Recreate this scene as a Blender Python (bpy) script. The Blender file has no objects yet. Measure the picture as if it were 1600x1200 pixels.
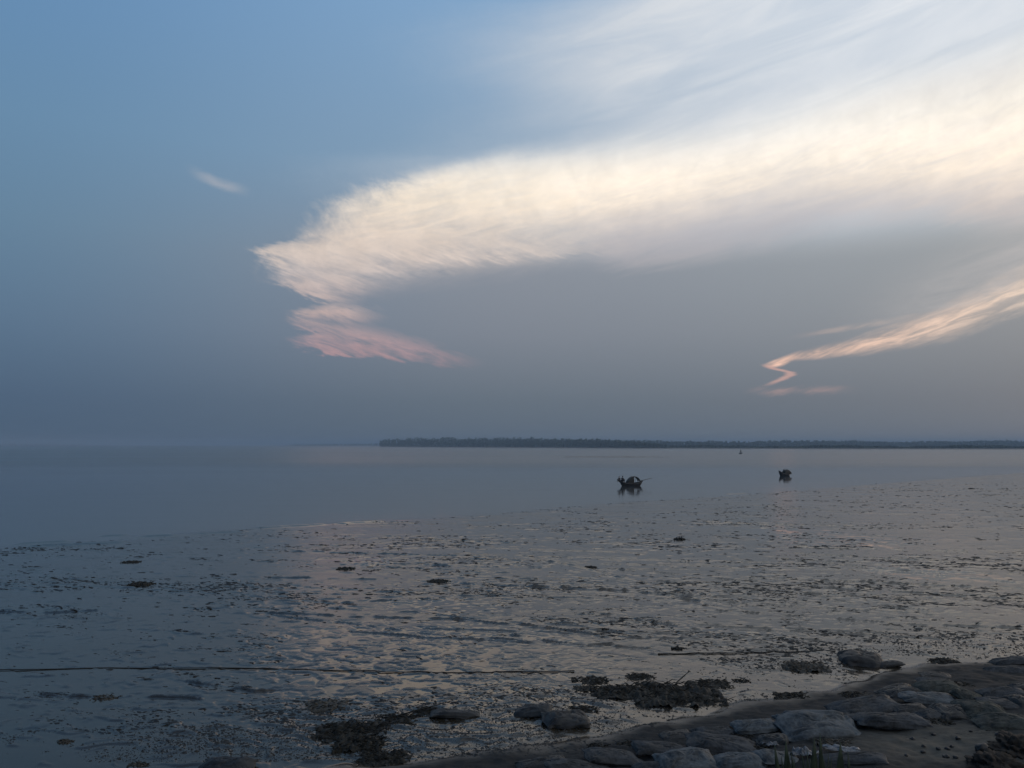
import bpy, bmesh, math, random
import numpy as np
from mathutils import Vector, Matrix

scene = bpy.context.scene
R = math.radians

# ------------------------------------------------------------------ camera
CAM_H = 6.0                      # eye height above the tide line (m)
PITCH = R(4.37)
FOV = R(66.0)
cam_data = bpy.data.cameras.new('camera')
cam_data.sensor_fit = 'HORIZONTAL'
cam_data.angle = FOV
cam_data.clip_start = 0.1
cam_data.clip_end = 60000
cam = bpy.data.objects.new('camera', cam_data)
scene.collection.objects.link(cam)
cam.location = (0, 0, CAM_H)
cam.rotation_euler = (R(90) + PITCH, 0, 0)
scene.camera = cam

FPX = 800 / math.tan(FOV / 2)    # survey constants used to turn measured bearings into places


def bearing(x, y):
    """measured photo point -> direction of sight in the world"""
    zc = -(y - 600) / FPX
    return Vector(((x - 800) / FPX, math.cos(PITCH) - math.sin(PITCH) * zc, math.sin(PITCH) + math.cos(PITCH) * zc))


def azel(x, y):
    d = bearing(x, y).normalized()
    return math.degrees(math.atan2(d.x, d.y)), math.degrees(math.asin(d.z))


def gpt(x, y, z=0.0):
    """place on the ground (height z) that is sighted at a measured point"""
    d = bearing(x, y)
    t = (z - CAM_H) / d.z
    return Vector((d.x * t, d.y * t, z))


# ------------------------------------------------------------------ world: dusk sky with a spread of lit cirrus
SUN_AZ, SUN_EL = 46.0, 5.0
world = bpy.data.worlds.new('World')
scene.world = world
world.use_nodes = True
WT = world.node_tree
WT.nodes.clear()


class E:
    """tiny expression builder for math nodes"""
    tree = None

    def __init__(s, v):
        s.v = v

    @staticmethod
    def put(sock, v):
        if isinstance(v, E):
            v = v.v
        if isinstance(v, (int, float)):
            sock.default_value = v
        else:
            E.tree.links.new(v, sock)

    @staticmethod
    def m(op, a, b=0.0, c=0.0):
        n = E.tree.nodes.new('ShaderNodeMath')
        n.operation = op
        for i, q in enumerate((a, b, c)):
            if i < len(n.inputs):
                E.put(n.inputs[i], q)
        return E(n.outputs[0])

    def __add__(s, o): return E.m('ADD', s, o)
    __radd__ = __add__
    def __sub__(s, o): return E.m('SUBTRACT', s, o)
    def __rsub__(s, o): return E.m('SUBTRACT', o, s)
    def __mul__(s, o): return E.m('MULTIPLY', s, o)
    __rmul__ = __mul__
    def __truediv__(s, o): return E.m('DIVIDE', s, o)
    def max(s, o): return E.m('MAXIMUM', s, o)
    def min(s, o): return E.m('MINIMUM', s, o)
    def pow(s, o): return E.m('POWER', s, o)


def sm(x, lo, hi, a=0.0, b=1.0):
    n = E.tree.nodes.new('ShaderNodeMapRange')
    n.interpolation_type = 'SMOOTHSTEP'
    for k, q in (('Value', x), ('From Min', lo), ('From Max', hi), ('To Min', a), ('To Max', b)):
        E.put(n.inputs[k], q)
    return E(n.outputs[0])


def lin(x, lo, hi, a=0.0, b=1.0):
    n = E.tree.nodes.new('ShaderNodeMapRange')
    n.clamp = True
    for k, q in (('Value', x), ('From Min', lo), ('From Max', hi), ('To Min', a), ('To Max', b)):
        E.put(n.inputs[k], q)
    return E(n.outputs[0])


def curve(x, pts, vector=False):
    """piecewise curve through (x, y) points by a Float Curve node"""
    pts = sorted(pts)
    x0, x1 = pts[0][0], pts[-1][0]
    y0, y1 = min(p[1] for p in pts), max(p[1] for p in pts)
    if y1 - y0 < 1e-6:
        y1 = y0 + 1e-6
    n = E.tree.nodes.new('ShaderNodeFloatCurve')
    c = n.mapping.curves[0]
    n.mapping.use_clip = True
    q = [((px - x0) / (x1 - x0), (py - y0) / (y1 - y0)) for px, py in pts]
    c.points[0].location = q[0]
    c.points[1].location = q[-1]
    for p in q[1:-1]:
        c.points.new(*p)
    for p in c.points:
        p.handle_type = 'AUTO_CLAMPED' if not vector else 'VECTOR'
    n.mapping.update()
    E.put(n.inputs['Value'], lin(x, x0, x1))
    return E(n.outputs[0]) * (y1 - y0) + y0


def xyz(x, y, z=0.0):
    n = E.tree.nodes.new('ShaderNodeCombineXYZ')
    for i, q in enumerate((x, y, z)):
        E.put(n.inputs[i], q)
    return n.outputs[0]


def noise(vec, scale=1.0, detail=4.0, rough=0.55, dist=0.0):
    n = E.tree.nodes.new('ShaderNodeTexNoise')
    E.tree.links.new(vec, n.inputs['Vector'])
    n.inputs['Scale'].default_value = scale
    n.inputs['Detail'].default_value = detail
    n.inputs['Roughness'].default_value = rough
    n.inputs['Distortion'].default_value = dist
    return E(n.outputs[0])


def mixc(f, a, b):
    n = E.tree.nodes.new('ShaderNodeMix')
    n.data_type = 'RGBA'
    E.put(n.inputs[0], f)
    for s, q in ((n.inputs[6], a), (n.inputs[7], b)):
        if isinstance(q, tuple):
            s.default_value = (*q, 1)
        else:
            E.tree.links.new(q, s)
    return n.outputs[2]


def scalec(c, k):
    n = E.tree.nodes.new('ShaderNodeVectorMath')
    n.operation = 'SCALE'
    if isinstance(c, tuple):
        n.inputs[0].default_value = c
    else:
        E.tree.links.new(c, n.inputs[0])
    E.put(n.inputs['Scale'], k)
    return n.outputs[0]


def srgb(r, g, b):
    f = lambda c: (c / 255 / 12.92) if c <= 10 else (((c / 255) + 0.055) / 1.055) ** 2.4
    return (f(r), f(g), f(b))


def cramp(x, stops):
    """stops: (value, (r,g,b))"""
    n = E.tree.nodes.new('ShaderNodeValToRGB')
    stops = sorted(stops)
    x0, x1 = stops[0][0], stops[-1][0]
    E.put(n.inputs[0], lin(x, x0, x1))
    el = n.color_ramp.elements
    for i, (v, c) in enumerate(stops):
        e = el[i] if i < 2 else el.new(0.5)
        e.position = (v - x0) / (x1 - x0)
        e.color = (*c, 1)
    return n.outputs[0]


def build_sky():
    E.tree = WT
    N, L = WT.nodes, WT.links
    tc = N.new('ShaderNodeTexCoord')
    sep = N.new('ShaderNodeSeparateXYZ')
    L.new(tc.outputs['Generated'], sep.inputs[0])
    X, Y, Z = (E(o) for o in sep.outputs)
    az = E.m('ARCTAN2', X, Y) * 57.29578
    el = E.m('ARCSINE', Z) * 57.29578
    el = el.max(0.0)                                 # below the horizon: the murk carries on

    # ---- clear-air base: Nishita, thickened towards the horizon by the evening murk
    sky = N.new('ShaderNodeTexSky')
    sky.sky_type = 'NISHITA'
    sky.sun_disc = False
    sky.sun_elevation = R(SUN_EL)
    sky.sun_rotation = R(SUN_AZ)
    sky.air_density = 1.0
    sky.dust_density = 1.0
    sky.ozone_density = 1.5
    G = lambda pts: [(azel(*p)) for p in pts]        # measured points -> (az, el)
    GI = lambda pts: [(b, a) for a, b in G(pts)]     # -> (el, az)
    K = 10.0                                         # background strength is 0.1
    s_ = lambda r, g, b: tuple(c * K for c in srgb(r, g, b))
    murk_l = cramp(el, [(0, s_(70, 91, 114)), (3, s_(76, 98, 123)), (8, s_(91, 117, 143)), (14, s_(102, 134, 161)),
                        (20, s_(106, 143, 176)), (31, s_(104, 147, 192)), (60, s_(72, 112, 162)), (90, s_(60, 98, 148))])
    murk_m = cramp(el, [(0, s_(92, 105, 120)), (3, s_(101, 113, 126)), (8, s_(127, 134, 146)), (13, s_(140, 146, 157)),
                        (20, s_(138, 165, 191)), (31, s_(136, 173, 210)), (60, s_(92, 130, 176)), (90, s_(66, 105, 155))])
    murk_r = cramp(el, [(0, s_(102, 113, 125)), (3, s_(113, 120, 130)), (8, s_(138, 143, 150)), (13, s_(154, 160, 166)),
                        (20, s_(168, 185, 203)), (31, s_(150, 182, 213)), (60, s_(105, 142, 186)), (90, s_(70, 108, 158))])
    # bearing from the sun side: the sky is symmetric about the sun, blue and dim away from it
    da = E.m('ABSOLUTE', az - SUN_AZ)
    da = da.min(360 - da)
    fl = sm(da, 84, 44)                              # 0 far from the sun -> murk_l
    fr = sm(da, 50, 10)
    murk = mixc(fr, mixc(fl, murk_l, murk_m), murk_r)
    base = mixc(sm(el, 1.0, 24.0, 0.985, 0.88), sky.outputs[0], murk)

    base = scalec(base, sm(da, 85, 165, 1.0, 0.6))   # dims away from the sunset as it already does across the view

    # ---- fibrous warp fields, drawn out along the wind (rising to the right)
    a = R(11)
    s = az * math.cos(a) + el * math.sin(a)
    t = el * math.cos(a) - az * math.sin(a)
    n_big = noise(xyz(s * 0.10, t * 0.22), 1.0, 3, 0.5)
    n_fib = noise(xyz(s * 0.22, t * 1.15, 3.1), 1.0, 6, 0.62, 0.6)
    n_fine = noise(xyz(s * 0.9, t * 3.2, 9.7), 1.0, 5, 0.65, 0.4)
    n_iso = noise(xyz(az, el, 5.0), 0.55, 6, 0.62, 0.5)
    wel = el + (n_big - 0.5) * 1.6 + (n_fib - 0.5) * 1.5 + (n_fine - 0.5) * 0.35
    waz = az + (n_iso - 0.5) * 3.0 + (n_fib - 0.5) * 2.0

    # the tail hangs along another slant (falling to the right)
    b = R(-17)
    s2 = az * math.cos(b) + el * math.sin(b)
    t2 = el * math.cos(b) - az * math.sin(b)
    n_t = noise(xyz(s2 * 0.32, t2 * 1.7, 55.0), 1.0, 6, 0.62, 0.5)
    n_tf = noise(xyz(s2 * 1.1, t2 * 4.5, 61.0), 1.0, 4, 0.6, 0.3)
    # hair-like fringe on the upper left edge, combed up and to the left
    b = R(-52)
    s3 = az * math.cos(b) + el * math.sin(b)
    t3 = el * math.cos(b) - az * math.sin(b)
    n_h = noise(xyz(s3 * 0.6, t3 * 1.7, 71.0), 1.0, 7, 0.66, 1.0)
    elt = el + (n_t - 0.5) * 1.5 + (n_tf - 0.5) * 0.5

    # ---- the great lit band
    top = curve(az, G([(380, 250), (560, 268), (640, 262), (720, 252), (840, 238), (1000, 218), (1200, 182), (1400, 120), (1600, 60)]) + [(60, 34), (100, 24)])
    bot = curve(az, G([(420, 462), (520, 446), (600, 424), (700, 408), (850, 386), (950, 362), (1050, 340), (1200, 312), (1400, 305), (1600, 322)]) + [(60, 13), (100, 11)])
    left = curve(elt, GI([(1000, 150), (760, 225), (640, 262), (578, 286), (535, 302), (503, 318), (486, 340), (472, 362), (462, 376),
                         (392, 386), (405, 398), (415, 412), (424, 428), (432, 442), (462, 456), (490, 466), (512, 474),
                         (452, 486), (447, 500), (466, 511), (484, 519), (452, 528), (462, 543), (520, 554), (610, 564), (715, 574)]), True)
    right = curve(elt, GI([(900, 395), (720, 415), (620, 432), (575, 448), (550, 462), (545, 474), (572, 482), (584, 496), (570, 508),
                          (610, 520), (655, 534), (695, 548), (728, 560), (750, 574)]), True)
    soft_top = lin(az, -14, 20, 0.5, 3.2)
    haz = az + (n_h - 0.5) * 2.0 + (n_iso - 0.5) * 3.0 + (n_tf - 0.5) * 0.8
    e_left = sm(haz - left, -1.0, 1.9) * (0.35 + 0.65 * sm(haz - left, 0.2, 4.5)) 
    e_left2 = sm(az + (n_iso - 0.5) * 1.2 + (n_tf - 0.5) * 2.0 - left, -0.6, 1.4)
    wb = wel + (n_t - 0.5) * sm(az, -6, -12, 0.3, 1.5)
    band = e_left * sm(wb - bot, -2.4, 3.4) * sm((top - wel - (n_h - 0.5) * sm(az, 4, -12, 0.2, 1.2)) / soft_top, -0.6, 1.1)
    low = sm(el, 15.8, 13.4)                           # the hanging tail below the band
    tail = e_left2 * sm((right - az - (n_t - 0.5) * 3.0) / lin(el, 10.5, 14.5, 1.0, 5.0), -1.4, 2.0) * low
    tail = tail * sm(elt, 5.3, 6.8) * lin(n_t, 0.34, 0.60, 0.22, 1.0) * lin(n_tf, 0.3, 0.6, 0.75, 1.0)
    tail = tail * curve(el, [(5.4, 0.45), (6.3, 0.66), (7.4, 0.66), (8.5, 0.48), (9.4, 0.80), (9.9, 0.66), (10.4, 0.7), (12, 0.85), (14, 0.95)])
    d_band = band * lin(n_fib, 0.25, 0.6, 0.72, 1.0) * lin(n_fine, 0.3, 0.6, 0.9, 1.0)

    # ---- mauve under-layer below the band and thin veil above it
    bot2 = curve(az, G([(700, 400), (800, 400), (900, 412), (1000, 424), (1080, 420), (1160, 402), (1260, 378), (1400, 356), (1600, 356)]) + [(60, 12), (100, 10)])
    under = sm(az, *[azel(840, 400)[0], azel(980, 400)[0]]) * sm(el + (n_fib - 0.5) * 2.6 + (n_big - 0.5) * 1.2 - bot2, -0.5, 1.7) * sm(top - el, 0, 3)
    lv = curve(el, GI([(880, -20), (810, 5), (750, 40), (715, 75), (730, 120), (770, 165), (760, 200), (690, 240), (580, 275), (700, 340)]) + [(60, -25), (90, -25)])
    veil_n = noise(xyz(s * 0.07, t * 0.5, 21.0), 1.0, 6, 0.6, 0.8)
    veil = sm(waz + (n_h - 0.5) * 2.0 - lv, -8.0, 13.0, 0.0, 0.50) + sm(az - lv, -2.0, 16.0, 0.0, 0.50)
    veil = veil * sm(el, 12, 18) * sm(el, 90, 45) * lin(veil_n, 0.3, 0.66, 0.62, 1.0)
    gap = curve(az, G([(700, 150), (900, 190), (1100, 160), (1300, 110), (1600, 80)]) + [(100, 25)])
    gapm = 1 - 0.14 * sm(E.m('ABSOLUTE', el + (n_big - 0.5) * 3 - gap), 3.2, 0.4) * sm(az, 34, 14)
    veil = veil * gapm

    # ---- lower right streak with its hooked tip
    topd = curve(az, G([(1185, 571), (1210, 562), (1240, 552), (1340, 528), (1400, 508), (1450, 490), (1520, 460), (1600, 418)]) + [(45, 16), (80, 14)])
    botd = curve(az, G([(1185, 573), (1210, 574), (1240, 565), (1340, 553), (1420, 541), (1500, 522), (1600, 486)]) + [(45, 10.5), (80, 10)])
    wd = el + (n_fib - 0.5) * lin(az, 18, 33, 0.10, 1.2) + (n_fine - 0.5) * lin(az, 18, 33, 0.12, 0.5)
    sd = lin(az, 17.5, 34, 0.08, 1.25)
    tip = sm(az, azel(1188, 571)[0], azel(1215, 571)[0])
    n_d = noise(xyz((az * 0.95 + el * 0.3) * 0.35, (el * 0.95 - az * 0.3) * 2.2, 40.0), 1.0, 5, 0.6, 0.5)
    streak = tip * sm((topd - wd) / sd, -0.5, 1.1) * sm((wd - botd) / sd, -0.5, 1.1) * lin(n_d, 0.36, 0.58, 0.35, 1.0)
    glow_d = sm(az, 21, 34) * sm(wd - botd, 0.2, 2.0) * sm(topd + 4.2 - wd, -0.5, 4.0) * lin(n_fib, 0.3, 0.65, 0.25, 0.72)
    up2 = curve(az, G([(1225, 529), (1290, 518), (1400, 500), (1520, 476), (1600, 462)]) + [(50, 12)])
    thin2 = sm(E.m('ABSOLUTE', wd - up2), 0.3, 0.0) * sm(az, 18.6, 23) * sm(az, 31, 27) * lin(n_d, 0.35, 0.6, 0.1, 0.5)
    hx = curve(el, GI([(1196, 568), (1204, 574), (1222, 579), (1236, 584), (1226, 590), (1208, 598), (1190, 606)]))
    hook = sm(E.m('ABSOLUTE', az + (n_fine - 0.5) * 0.5 - hx), 0.55, 0.05) * sm(el, azel(1195, 606)[1], azel(1195, 594)[1]) * sm(el, azel(1195, 567)[1], azel(1195, 574)[1])
    wl = E.m('ABSOLUTE', el + (n_fine - 0.5) * 0.7 - azel(1250, 610)[1])
    wisp = sm(wl, 0.42, 0.0) * sm(az, 16.2, 18.6) * sm(az, 24.2, 20.5) * lin(n_d, 0.35, 0.62, 0.0, 0.5)

    # ---- lone wisp high on the left
    fx = curve(az, G([(285, 262), (320, 277), (345, 288), (395, 299)]))
    lone = sm(E.m('ABSOLUTE', el + (n_fine - 0.5) * 0.5 - fx), 0.55, 0.0) * sm(az, azel(285, 280)[0], azel(335, 280)[0]) * sm(az, azel(398, 280)[0], azel(350, 280)[0])

    # ---- light on the clouds: low sun reddens what hangs low, whitens what is high and near it
    lit = cramp(el, [(5.0, s_(196, 150, 152)), (7.2, s_(204, 166, 166)), (9.2, s_(214, 186, 178)), (12, s_(214, 200, 194)), (14.5, s_(232, 215, 201)),
                     (17.5, s_(251, 236, 217)), (21, s_(253, 246, 234)), (28, s_(246, 246, 242)), (40, s_(230, 236, 242))])
    gain = sm(az, -22, 14, 0.94, 1.04) * lin(n_iso, 0.3, 0.7, 0.92, 1.06)
    core = sm(az, -4, 10) * sm(E.m('ABSOLUTE', wel - bot - 3.0), 3.2, 0.3)
    lit = scalec(lit, gain + core * 0.10)
    c = mixc(veil * 0.92, base, scalec(s_(224, 227, 231), sm(az, -10, 30, 0.86, 1.08)))
    c = mixc(under * 0.50, c, s_(192, 184, 186))
    c = mixc(d_band.min(0.97), c, lit)
    c = mixc(tail, c, lit)
    c = mixc(glow_d, c, s_(196, 190, 188))
    dcol = scalec(cramp(az, [(17, s_(252, 205, 182)), (23, s_(244, 206, 184)), (34, s_(240, 216, 196))]), lin(n_d, 0.35, 0.65, 0.85, 1.08))
    c = mixc((streak * 0.88).max(thin2 * 0.35).min(1.0), c, dcol)
    c = mixc((hook * 0.5).max(wisp * 0.5), c, s_(236, 184, 168))
    c = mixc(lone * 0.30, c, s_(206, 198, 196))

    bg = N.new('ShaderNodeBackground')
    bg.inputs['Strength'].default_value = 0.1
    L.new(c, bg.inputs['Color'])
    out = N.new('ShaderNodeOutputWorld')
    L.new(bg.outputs[0], out.inputs['Surface'])


build_sky()
world.cycles.sampling_method = 'MANUAL'
world.cycles.sample_map_resolution = 256

sun_d = bpy.data.lights.new('sun', 'SUN')
sun_d.energy = 0.3
sun_d.angle = R(12)
sun_d.color = (1.0, 0.78, 0.6)
sun = bpy.data.objects.new('sun', sun_d)
scene.collection.objects.link(sun)
_sd = Vector((math.sin(R(SUN_AZ)) * math.cos(R(SUN_EL)), math.cos(R(SUN_AZ)) * math.cos(R(SUN_EL)), math.sin(R(SUN_EL))))
sun.rotation_euler = _sd.to_track_quat('Z', 'Y').to_euler()

scene.view_settings.view_transform = 'Standard'
scene.view_settings.look = 'None'
scene.view_settings.exposure = 0.0
scene.view_settings.gamma = 1.0
scene.view_settings.use_curve_mapping = False
scene.cycles.use_denoising = True
scene.cycles.max_bounces = 6

# ------------------------------------------------------------------ helpers
COL = scene.collection


def tag(o, label=None, cat=None, group=None, kind=None):
    if label: o['label'] = label
    if cat: o['category'] = cat
    if group: o['group'] = group
    if kind: o['kind'] = kind
    return o


def link(name, me, mat=None, parent=None, smooth=True):
    o = bpy.data.objects.new(name, me)
    COL.objects.link(o)
    if mat: me.materials.append(mat)
    if parent: o.parent = parent
    if smooth and len(me.polygons):
        me.polygons.foreach_set('use_smooth', np.ones(len(me.polygons), dtype=bool))
    return o


def mesh_np(name, V, F):
    """V (n,3) array, F (m,k) index array of equal-sided faces"""
    me = bpy.data.meshes.new(name)
    V = np.asarray(V, dtype=np.float32); F = np.asarray(F, dtype=np.int32)
    m, k = F.shape
    me.vertices.add(len(V)); me.vertices.foreach_set('co', V.ravel())
    me.loops.add(m * k); me.loops.foreach_set('vertex_index', F.ravel())
    me.polygons.add(m)
    me.polygons.foreach_set('loop_start', np.arange(0, m * k, k, dtype=np.int32))
    me.polygons.foreach_set('loop_total', np.full(m, k, dtype=np.int32))
    me.update(calc_edges=True)
    return me


def grid_faces(nr, nc, wrap=False):
    i = np.arange(nr - 1)[:, None]
    if wrap:
        j = np.arange(nc)[None, :]; jn = (j + 1) % nc
    else:
        j = np.arange(nc - 1)[None, :]; jn = j + 1
    a = i * nc + j; b = i * nc + jn; c = (i + 1) * nc + jn; d = (i + 1) * nc + j
    return np.stack([a, b, c, d], -1).reshape(-1, 4)


def empty(name, loc, rz=0.0):
    o = bpy.data.objects.new(name, None)
    COL.objects.link(o)
    o.location = loc; o.rotation_euler = (0, 0, rz)
    o.empty_display_size = 0.1
    return o


_rs = np.random.RandomState(7)
_PERM = _rs.permutation(4096).astype(np.int64)
_GA = _rs.rand(4096) * 2 * math.pi
_GX, _GY = np.cos(_GA), np.sin(_GA)


def perlin(x, y, seed=0):
    x = np.asarray(x, float); y = np.asarray(y, float)
    xi = np.floor(x).astype(np.int64); yi = np.floor(y).astype(np.int64)
    fx, fy = x - xi, y - yi
    u = fx * fx * fx * (fx * (fx * 6 - 15) + 10); v = fy * fy * fy * (fy * (fy * 6 - 15) + 10)

    def g(ix, iy, dx, dy):
        h = _PERM[(_PERM[(ix + seed * 131) & 4095] + iy) & 4095]
        return _GX[h] * dx + _GY[h] * dy
    a = g(xi, yi, fx, fy); b = g(xi + 1, yi, fx - 1, fy)
    c = g(xi, yi + 1, fx, fy - 1); d = g(xi + 1, yi + 1, fx - 1, fy - 1)
    return 1.5 * ((a * (1 - u) + b * u) * (1 - v) + (c * (1 - u) + d * u) * v)


def fbm(x, y, oct=4, seed=0, gain=0.5):
    r = 0; a = 1.0
    for k in range(oct):
        r = r + a * perlin(x * 2 ** k, y * 2 ** k, seed + k)
        a *= gain
    return r


def sstep(x, a, b):
    t = np.clip((x - a) / (b - a), 0, 1)
    return t * t * (3 - 2 * t)


# ------------------------------------------------------------------ procedural materials
def principled(name):
    m = bpy.data.materials.new(name)
    m.use_nodes = True
    nt = m.node_tree
    return m, nt, nt.nodes['Principled BSDF']


def grain_mat(name, c1, c2, scale=6.0, rough=(0.5, 0.8), bump=0.3, bdist=0.01, spec=0.4, detail=6, stretch=(1, 1, 1)):
    m, nt, b = principled(name)
    E.tree = nt
    tc = nt.nodes.new('ShaderNodeTexCoord')
    mp = nt.nodes.new('ShaderNodeMapping')
    mp.inputs['Scale'].default_value = stretch
    nt.links.new(tc.outputs['Object'], mp.inputs[0])
    n = noise(mp.outputs[0], scale, detail, 0.62, 0.3)
    n2 = noise(mp.outputs[0], scale * 7, 4, 0.6)
    nt.links.new(mixc(lin(n * 0.7 + n2 * 0.3, 0.41, 0.59), c1, c2), b.inputs['Base Color'])
    E.put(b.inputs['Roughness'], lin(n, 0.3, 0.7, *rough))
    b.inputs['Specular IOR Level'].default_value = spec
    if bump:
        bn = nt.nodes.new('ShaderNodeBump')
        bn.inputs['Strength'].default_value = bump
        bn.inputs['Distance'].default_value = bdist
        E.put(bn.inputs['Height'], n * 0.5 + n2 * 0.5)
        nt.links.new(bn.outputs[0], b.inputs['Normal'])
    return m


M = {}
M['bag'] = grain_mat('sack_cloth', (0.014, 0.016, 0.018), (0.056, 0.060, 0.065), 3.2, (0.5, 0.85), 0.7, 0.014, spec=0.22)
M['bag_pale'] = grain_mat('sack_cloth_pale', (0.026, 0.032, 0.037), (0.10, 0.112, 0.12), 2.6, (0.45, 0.8), 0.7, 0.014, spec=0.22)
M['bag_green'] = grain_mat('sack_cloth_mossy', (0.016, 0.019, 0.017), (0.058, 0.062, 0.054), 4.0, (0.6, 0.9), 0.7, 0.014, spec=0.22)
M['bag_mud'] = grain_mat('sack_cloth_muddy', (0.014, 0.014, 0.015), (0.040, 0.040, 0.039), 4.0, (0.35, 0.7), 0.8, 0.016, spec=0.22)
M['clot'] = grain_mat('mud_clots', (0.014, 0.014, 0.014), (0.032, 0.031, 0.028), 0.7, (0.35, 0.6), 0.0, spec=0.25)
M['weed'] = grain_mat('rotting_weed', (0.006, 0.006, 0.005), (0.022, 0.02, 0.014), 9.0, (0.5, 0.9), 0.8, 0.02, 0.25)
M['weed2'] = grain_mat('dead_leaves', (0.02, 0.02, 0.016), (0.06, 0.052, 0.04), 12.0, (0.45, 0.8), 0.6, 0.01, 0.3)
M['soil'] = grain_mat('bank_soil', (0.010, 0.008, 0.006), (0.026, 0.021, 0.017), 5.0, (0.7, 0.95), 0.8, 0.03, 0.2)
M['stone'] = grain_mat('dark_stone', (0.010, 0.010, 0.011), (0.028, 0.027, 0.026), 9.0, (0.4, 0.75), 0.5, 0.01)
M['rope'] = grain_mat('tarred_rope', (0.012, 0.012, 0.012), (0.03, 0.028, 0.026), 40.0, (0.6, 0.9), 0.6, 0.004)
M['wood'] = grain_mat('tarred_planks', (0.012, 0.011, 0.011), (0.035, 0.03, 0.027), 4.0, (0.4, 0.7), 0.3, 0.01, stretch=(0.3, 2, 2))
M['mat'] = grain_mat('bamboo_matting', (0.02, 0.018, 0.015), (0.05, 0.043, 0.034), 18.0, (0.6, 0.9), 0.5, 0.01, stretch=(1, 4, 1))
M['bamboo'] = grain_mat('bamboo', (0.05, 0.042, 0.028), (0.09, 0.075, 0.05), 6.0, (0.45, 0.7), 0.2, 0.004)
M['cloth_dark'] = grain_mat('dark_cloth', (0.015, 0.017, 0.024), (0.03, 0.034, 0.045), 14.0, (0.8, 0.95), 0.3, 0.006)
M['cloth_check'] = grain_mat('faded_cloth', (0.03, 0.028, 0.032), (0.06, 0.052, 0.055), 10.0, (0.8, 0.95), 0.3, 0.006)
M['skin'] = grain_mat('skin', (0.10, 0.055, 0.035), (0.14, 0.08, 0.05), 12.0, (0.5, 0.6), 0.05, 0.002)
M['hair'] = grain_mat('black_hair', (0.006, 0.006, 0.006), (0.014, 0.013, 0.012), 60.0, (0.4, 0.6), 0.5, 0.003)
M['steel'] = grain_mat('weathered_steel', (0.03, 0.035, 0.03), (0.08, 0.075, 0.06), 3.0, (0.4, 0.7), 0.2, 0.01)
M['blade'] = grain_mat('grass_blade', (0.012, 0.022, 0.013), (0.030, 0.048, 0.024), 8.0, (0.45, 0.7), 0.2, 0.003, stretch=(6, 6, 1))
M['plastic'] = grain_mat('pale_torn_plastic', (0.07, 0.08, 0.095), (0.20, 0.215, 0.235), 5.0, (0.3, 0.55), 0.5, 0.01)
M['leafage'] = grain_mat('tree_foliage', (0.025, 0.04, 0.02), (0.06, 0.085, 0.04), 0.2, (0.6, 0.8), 0.0)
M['land'] = grain_mat('tidal_land', (0.035, 0.035, 0.03), (0.07, 0.065, 0.05), 0.05, (0.6, 0.85), 0.0)

# ------------------------------------------------------------------ ground: one sheet of mud from the bank out under the river
SHORE = [gpt(*p) for p in ((-900, 905), (-400, 882), (0, 855), (200, 839), (400, 824), (560, 814), (700, 807), (830, 796), (960, 784), (1090, 776), (1200, 769), (1310, 760), (1420, 751), (1510, 744), (1600, 738), (1900, 726))]
BANK = [gpt(*p, 0.15) for p in ((-500, 1290), (300, 1225), (520, 1204), (700, 1180), (830, 1166), (960, 1148), (1090, 1120), (1200, 1094), (1300, 1079), (1400, 1050), (1450, 1040), (1520, 1036), (1600, 1035), (1900, 1030))]
_sx = np.array([p.x for p in SHORE]); _sy = np.array([p.y for p in SHORE])
_bx = np.array([p.x for p in BANK]); _by = np.array([p.y for p in BANK])


def shore_d(x, y):
    return (np.interp(x, _sx, _sy) - y) * 0.75


def bank_d(x, y):
    return np.interp(x, _bx, _by) - y + 0.25 * fbm(np.asarray(x) * 0.9, np.asarray(y) * 0.9, 3, 91)


def height_base(x, y):
    x = np.asarray(x, float); y = np.asarray(y, float)
    d = shore_d(x, y)
    z = np.where(d > 0, 0.0045 * d, np.maximum(-0.02 * np.abs(d), -2.5))
    db = np.maximum(bank_d(x, y), 0)
    z = z + 0.05 * sstep(db, 0, 0.5) + 0.075 * np.minimum(db, 12)
    rise = np.maximum(13.2 - y, 0)
    z = z + 0.30 * rise * rise / (rise + 2.0)
    zc = 4.15
    z = np.where(z > zc - 1, zc - 1 + (1 - np.exp(-(z - zc + 1))), z)
    return z


FURROWS = [((420, 905), (560, 908), (640, 911), (760, 918), (1000, 930)),
           ((400, 962), (560, 970), (700, 973), (830, 985), (940, 1000), (1000, 1006)),
           ((820, 873), (900, 888), (960, 905), (1020, 918), (1100, 935)),
           ((800, 920), (940, 927), (1040, 936), (1120, 940)),
           ((960, 893), (1080, 905), (1200, 916), (1320, 928)),
           ((1200, 875), (1300, 885), (1400, 896), (1600, 905)),
           ((1290, 925), (1440, 935), (1600, 945)),
           ((1280, 940), (1360, 955), (1450, 962)),
           ((460, 863), (640, 869), (780, 874)),
           ((540, 946), (640, 944), (720, 936), (780, 935)),
           ((1330, 895), (1480, 906), (1620, 922)),
           ((1100, 960), (1260, 972), (1420, 985), (1600, 992)),
           ((1240, 868), (1420, 880), (1500, 884)),
           ((800, 1000), (900, 1016), (960, 1018)),
           ((600, 838), (700, 846), (800, 850)),
           ((0, 960), (80, 962), (150, 958)),
           ((280, 1072), (400, 1092), (440, 1088)),
           ((60, 1095), (200, 1098), (330, 1105)),
           ((900, 960), (960, 968), (1010, 978), (1090, 992)),
           ((1080, 815), (1200, 822), (1330, 824)),
           ((1180, 790), (1300, 800), (1420, 806))]
BARS = [((40, 849), (95, 846)), ((168, 837), (190, 836)), ((235, 838), (262, 837)), ((408, 825), (500, 820)), ((536, 818), (590, 815)), ((318, 834), (372, 831)),
        ((1140, 772), (1160, 771)), ((60, 853), (180, 848))]


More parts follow.
